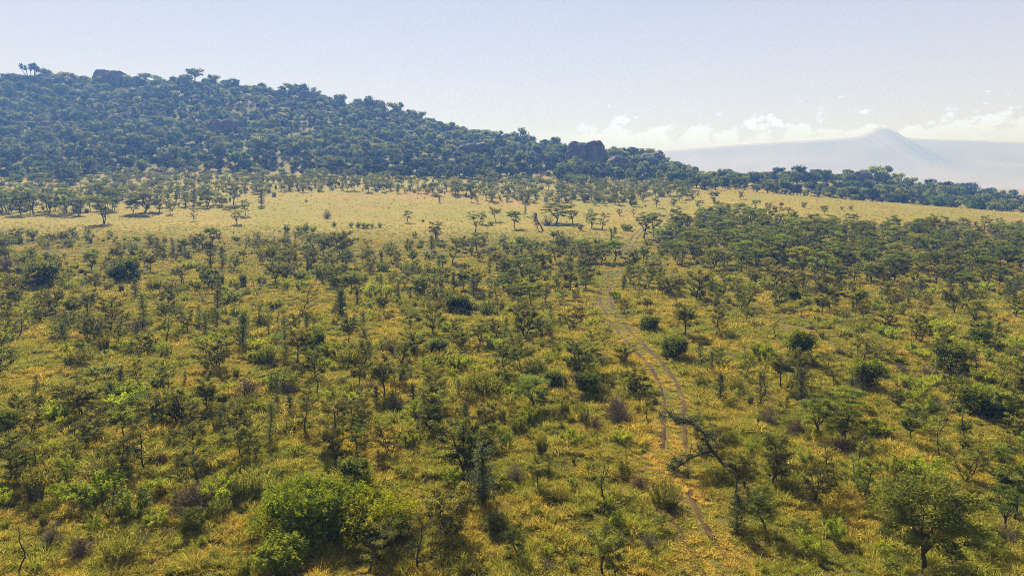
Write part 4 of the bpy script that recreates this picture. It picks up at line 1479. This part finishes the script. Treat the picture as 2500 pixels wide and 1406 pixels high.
def build_grass():
    rng = np.random.default_rng(11)
    mats = M_GRASS
    near = [mesh_from('tuft', [(tuft(40 + i, h, r, n, w, l), mats)]) for i, (h, r, n, w, l) in enumerate(
        [(0.42, 0.34, 90, 0.030, 0.7), (0.55, 0.28, 80, 0.028, 0.5), (0.30, 0.42, 100, 0.030, 0.9), (0.48, 0.45, 120, 0.030, 0.8), (0.70, 0.22, 60, 0.026, 0.4), (0.17, 0.42, 80, 0.028, 0.9)])]
    near.append(mesh_from('tuft', [(tuft(58, 0.20, 0.34, 80, 0.03, 0.9), M_STRAW)]))
    far = [mesh_from('tuft', [(tuft(60 + i, h, r, n, w, l), mats)]) for i, (h, r, n, w, l) in enumerate(
        [(0.45, 0.75, 90, 0.06, 0.8), (0.55, 0.6, 80, 0.06, 0.6), (0.38, 0.9, 100, 0.06, 0.9)])]

    def band(y0, y1, dens, umax):
        n = int(dens * umax * (y1 * y1 - y0 * y0))
        ys = np.sqrt(rng.uniform(y0 * y0, y1 * y1, n))
        xs = rng.uniform(-umax, umax, n) * ys
        return xs, ys
    P_, S_, I_ = [], [], []
    for (y0, y1, dens) in ((24, 48, 6.5), (48, 75, 5.0), (75, 105, 3.2)):
        xs, ys = band(y0, y1, dens, 0.92)
        td = track_dist(xs, ys)
        keep = ~((td > 0.38) & (td < 1.17) & rut_open(xs, ys)) & (vnoise(xs / 1.6, ys / 1.6, 31) + 0.4 * vnoise(xs / 6, ys / 6, 33) > -0.52)
        xs, ys, td = xs[keep], ys[keep], td[keep]
        lumps = 1.0 + 1.5 * vnoise(xs / 1.1, ys / 1.1, 91) + 0.8 * vnoise(xs / 7, ys / 7, 92)
        s = rng.uniform(0.6, 1.25, len(xs)) * np.clip(lumps, 0.32, 1.85) * np.where(td < 1.5, 0.6, 1.0)
        P_.append(np.column_stack([xs, ys, height(xs, ys)]))
        s = np.minimum(s, np.where(ys < 36, 1.15, 9.0))
        S_.append(np.where(td < 1.5, np.clip(s * 1.5, 0.7, 1.2), s) * (1.0 if y0 < 75 else 1.15))
        I_.append(np.where(td < 1.75 + 0.7 * vnoise(xs / 2, ys / 2, 12), 6, rng.choice(5, len(xs), p=[.3, .2, .25, .2, .05])))
    for (y0, y1, dens) in ((24, 52, 7.0), (52, 80, 4.0)):
        xs, ys = band(y0, y1, dens, 0.92)
        td = track_dist(xs, ys)
        keep = ~((td > 0.46) & (td < 1.10) & rut_open(xs, ys))
        xs, ys = xs[keep], ys[keep]
        P_.append(np.column_stack([xs, ys, height(xs, ys)]))
        S_.append(rng.uniform(0.6, 1.3, len(xs)))
        I_.append(np.where(td[keep] < 1.75, 6, 5))
    P, S, I = np.concatenate(P_), np.concatenate(S_), np.concatenate(I_)
    scatter('grass', P, rng.uniform(0, 6.28, len(P)), S, I, near, 'golden tussock grass covering the near plain', rng.normal(0, 0.12, (len(P), 2)))
    P_, S_, I_ = [], [], []
    for (y0, y1, dens) in ((105, 150, 1.3), (150, 215, 0.6), (215, 330, 0.28)):
        xs, ys = band(y0, y1, dens, 0.90)
        td = track_dist(xs, ys)
        keep = ~((td > 0.42) & (td < 1.15) & rut_open(xs, ys)) & (vnoise(xs / 3, ys / 3, 31) > -0.42)
        xs, ys = xs[keep], ys[keep]
        P_.append(np.column_stack([xs, ys, height(xs, ys)]))
        fade = 1 - 0.55 * sstep(ys, 150, 230)
        S_.append(rng.uniform(0.5, 1.1, len(xs)) * fade)
        I_.append(rng.integers(0, 3, len(xs)))
    P, S, I = np.concatenate(P_), np.concatenate(S_), np.concatenate(I_)
    scatter('far_grass', P, rng.uniform(0, 6.28, len(P)), S, I, far, 'thinner golden grass on the farther plain')


build_grass()


# ------------------------------------------------------------------ single things
def rock(name, label, px, py, w, hgt, depth, seed, blocky=0.0, sink=0.25, rz=0.0, dy=0.0):
    rng = np.random.default_rng(seed)
    n1, n2 = 44, 30
    th = np.linspace(0, 2 * math.pi, n1, endpoint=False)
    ph = np.linspace(-math.pi / 2 * 0.98, math.pi / 2 * 0.98, n2)
    TH, PH = np.meshgrid(th, ph, indexing='ij')

    def se(c, e):
        return np.sign(c) * np.abs(c) ** e
    e = 1.0 - 0.68 * blocky
    X, Y, Zz = se(np.cos(PH), e) * se(np.cos(TH), e), se(np.cos(PH), e) * se(np.sin(TH), e), se(np.sin(PH), e)
    n = 0.26 * fbm(X * 1.6 + seed, Y * 1.6 + Zz * 1.3, seed, 4) + 0.16 * fbm(np.arctan2(Y, X) * 2.2, Zz * 0.5 + seed, seed + 3, 3)
    k = 1 + n
    V = np.stack([X * k * w / 2, Y * k * depth / 2, Zz * k * hgt * (1 - sink * 0.0) * 0.62 + hgt * 0.38], -1)
    mb = MB()
    # close the ring in the first axis
    V2 = np.concatenate([V, V[:1]], 0)
    mb.grid(V2.reshape(-1, 3), n1 + 1, n2)
    p = hit(px, py)
    o = link(name, mesh_from(name, [(mb, M_ROCK)], True))
    o.location = (p[0], p[1] + dy, float(height(p[0], p[1] + dy)) - 0.15 * hgt)
    o.rotation_euler = (0, 0, rz)
    o['label'] = label
    o['category'] = 'rock'
    o['group'] = 'granite outcrops on the hill'
    return o


for r in ROCKS:
    rock(r[0], r[1], r[2], r[3], r[4], r[5], r[6], r[7], r[8], rz=r[9])


def special(name, label, cat, parts, px, py, rz=0.0, scale=1.0):
    p = hit(px, py)
    root = bpy.data.objects.new(name, None)
    COL.objects.link(root)
    root.location = p
    root.rotation_euler = (0, 0, rz)
    root.scale = (scale,) * 3
    root['label'] = label
    root['category'] = cat
    for pn, me in parts:
        o = bpy.data.objects.new(pn, me)
        COL.objects.link(o)
        o.parent = root
    return root


def pair_meshes(nm, pair, mats, names):
    return [(names[0], mesh_from(nm + '_' + names[0], [(pair[0], mats[0])], True)), (names[1], mesh_from(nm + '_' + names[1], [(pair[1], mats[1])]))]


# the big bush clump: three neighbours
special('evergreen_bush', 'largest bright green bush of the clump below the thorn trees', 'bush',
        pair_meshes('big_bush', make_bush(31, 2.6, 2.9, 50, 24000, 0.125), (M_BARK, leaf_material('leaf_big_bush', (0.035, 0.070, 0.006), (0.260, 0.310, 0.016), 0.5, 0.0, 0.0)), SHRUB), 745, 1305)
special('flecked_bush', 'green bush with yellow leaves beside the largest bush', 'bush',
        pair_meshes('flecked_bush', make_bush(32, 2.1, 2.4, 40, 18000, 0.12), (M_BARK, leaf_material('leaf_flecked', (0.035, 0.068, 0.007), (0.33, 0.33, 0.015), 0.5, 0.0, 0.0)), SHRUB), 918, 1312)
special('evergreen_bush', 'mid-green bush joining the largest bush and the yellow-flecked one', 'bush',
        pair_meshes('middle_bush', make_bush(35, 2.2, 2.1, 32, 14000, 0.12), (M_BARK, leaf_material('leaf_middle_bush', (0.030, 0.062, 0.006), (0.210, 0.260, 0.016), 0.5, 0.0, 0.0)), SHRUB), 838, 1285)
special('evergreen_bush', 'small green bush in front of the largest bush clump', 'bush',
        pair_meshes('low_bush', make_bush(33, 1.5, 1.3, 20, 5000, 0.14), (M_BARK, M_GREEN), SHRUB), 690, 1392)
special('evergreen_bush', 'grey-green taller bush rising behind the largest bush', 'bush',
        pair_meshes('rear_bush', make_bush(34, 2.7, 1.3, 14, 6000, 0.12), (M_BARK, M_UMB), SHRUB), 865, 1225)
# the large acacia
special('umbrella_acacia', 'largest acacia with dark trunk and wide feathery crown', 'tree',
        pair_meshes('large_acacia', make_umbrella(79, 4.9, 2.4, 0.6, 62, 1, 0.95), (M_BARK, leaf_material('leaf_large_acacia', (0.050, 0.072, 0.012), (0.240, 0.260, 0.034), 0.4, 0.0, 0.0)), TREE), 2262, 1425)


def fallen_tree():
    rng = np.random.default_rng(8)
    tr, cr = MB(), MB()
    spine = np.array([[0, 0, -0.1], [-0.25, 0.1, 0.45], [-0.75, 0.3, 1.05], [-1.15, 0.5, 1.55], [-1.35, 0.7, 2.2], [-2.1, 0.9, 2.75], [-3.0, 1.1, 3.15], [-3.9, 1.2, 3.2]])
    tr.tube(spine, np.linspace(0.12, 0.018, len(spine)), 7)
    low = np.array([[-0.9, 0.35, 1.2], [-1.7, 0.2, 1.05], [-2.5, 0.0, 0.8], [-3.2, -0.2, 0.35], [-3.7, -0.3, 0.05]])
    tr.tube(low, np.linspace(0.08, 0.015, 5), 6)
    for src, n in ((spine[3:], 44), (low, 40)):
        for k in range(n):
            p0 = along(src, rng, 1, 0)[0]
            br = limb(p0, rng.uniform(0, 6.28), rng.uniform(-0.5, 0.9), rng.uniform(0.4, 1.1), rng, 0.3, 5)
            tr.tube(br, np.linspace(0.03, 0.01, 5), 4)
            for q in range(5):
                tw = limb(along(br, rng, 1, 0.3)[0], rng.uniform(0, 6.28), rng.uniform(-0.6, 0.9), rng.uniform(0.2, 0.45), rng, 0.2, 4)
                tr.tube(tw, np.linspace(0.014, 0.006, 4), 3)
                c = along(tw, rng, 14, 0)
                leaves(cr, c + rng.normal(0, 0.06, c.shape), rng, 0.10, 0.45)
    return tr, cr


special('leaning_tree', 'half-fallen dark dead tree leaning over the wheel ruts', 'tree', pair_meshes('leaning_tree', fallen_tree(), (M_BARK, M_COLUMN), TREE), 1776, 1150)


def red_tree():
    rng = np.random.default_rng(9)
    tr, cr = MB(), MB()
    spine = np.array([[0, 0, -0.2], [-0.7, 0, 1.3], [-1.5, 0.2, 2.6], [-2.1, 0.4, 4.2], [-1.9, 0.5, 5.2]])
    tr.tube(spine, np.linspace(0.26, 0.07, 5), 7)
    for k in range(46):
        p0 = along(spine, rng, 1, 0.35)[0]
        br = limb(p0, rng.uniform(2.0, 4.4), rng.uniform(-1.3, 0.3), rng.uniform(1.0, 2.9), rng, -0.3, 5)
        tr.tube(br, np.linspace(0.07, 0.02, 5), 4)
        c = along(br, rng, 26, 0.2)
        leaves(cr, c + rng.normal(0, 0.14, c.shape), rng, 0.22, 0.35, None, None, 1.0)
    return tr, cr


special('dead_tree', 'reddish dead tree collapsed on the plain beside wide acacia', 'tree',
        pair_meshes('dead_tree', red_tree(), (M_RED, leaf_material('leaf_red_dead', (0.10, 0.045, 0.030), (0.17, 0.085, 0.05), 0.25, 0, 0)), TREE), 1326, 563)


def palm():
    rng = np.random.default_rng(10)
    tr, cr = MB(), MB()
    tips = []
    for (x0, top) in ((-0.4, (-5.0, 0.3, 10.2)), (0.0, (-2.2, -0.3, 9.0)), (0.5, (3.0, 0.4, 10.2)), (0.3, (4.6, 0.2, 8.4)), (0.2, (1.0, 0.2, 9.6))):
        st = crooked([x0, 0, -0.6], top, rng, 6, 0.04)
        tr.tube(st, np.linspace(0.28, 0.14, 6), 6)
        tips.append((np.array(top), 1.0 if x0 >= 0 and top[0] > -1 else 0.55))
    for tip, s in tips:
        n = int(300 * s)
        d = unit(rng.normal(0, 1, (n, 3)) + [0, 0, 0.15])
        L = rng.uniform(0.9, 2.0, n)[:, None] * (0.7 + 0.5 * s)
        side = unit(np.cross(d, [0, 0, 1.0]))
        b = np.tile(tip, (n, 1))
        cr.quads(np.stack([b - side * 0.05, b + side * 0.05, b + d * L + side * 0.2 - [0, 0, 0.35], b + d * L - side * 0.2 - [0, 0, 0.35]], 1), rng.uniform(0, 1, n))
    return tr, cr


special('branching_palm', 'branching palm with bare stems and tufted heads on the hill crest', 'palm', pair_meshes('branching_palm', palm(), (M_BARK, M_HILLDARK), TREE), 75, 203, 0.0, 1.5)
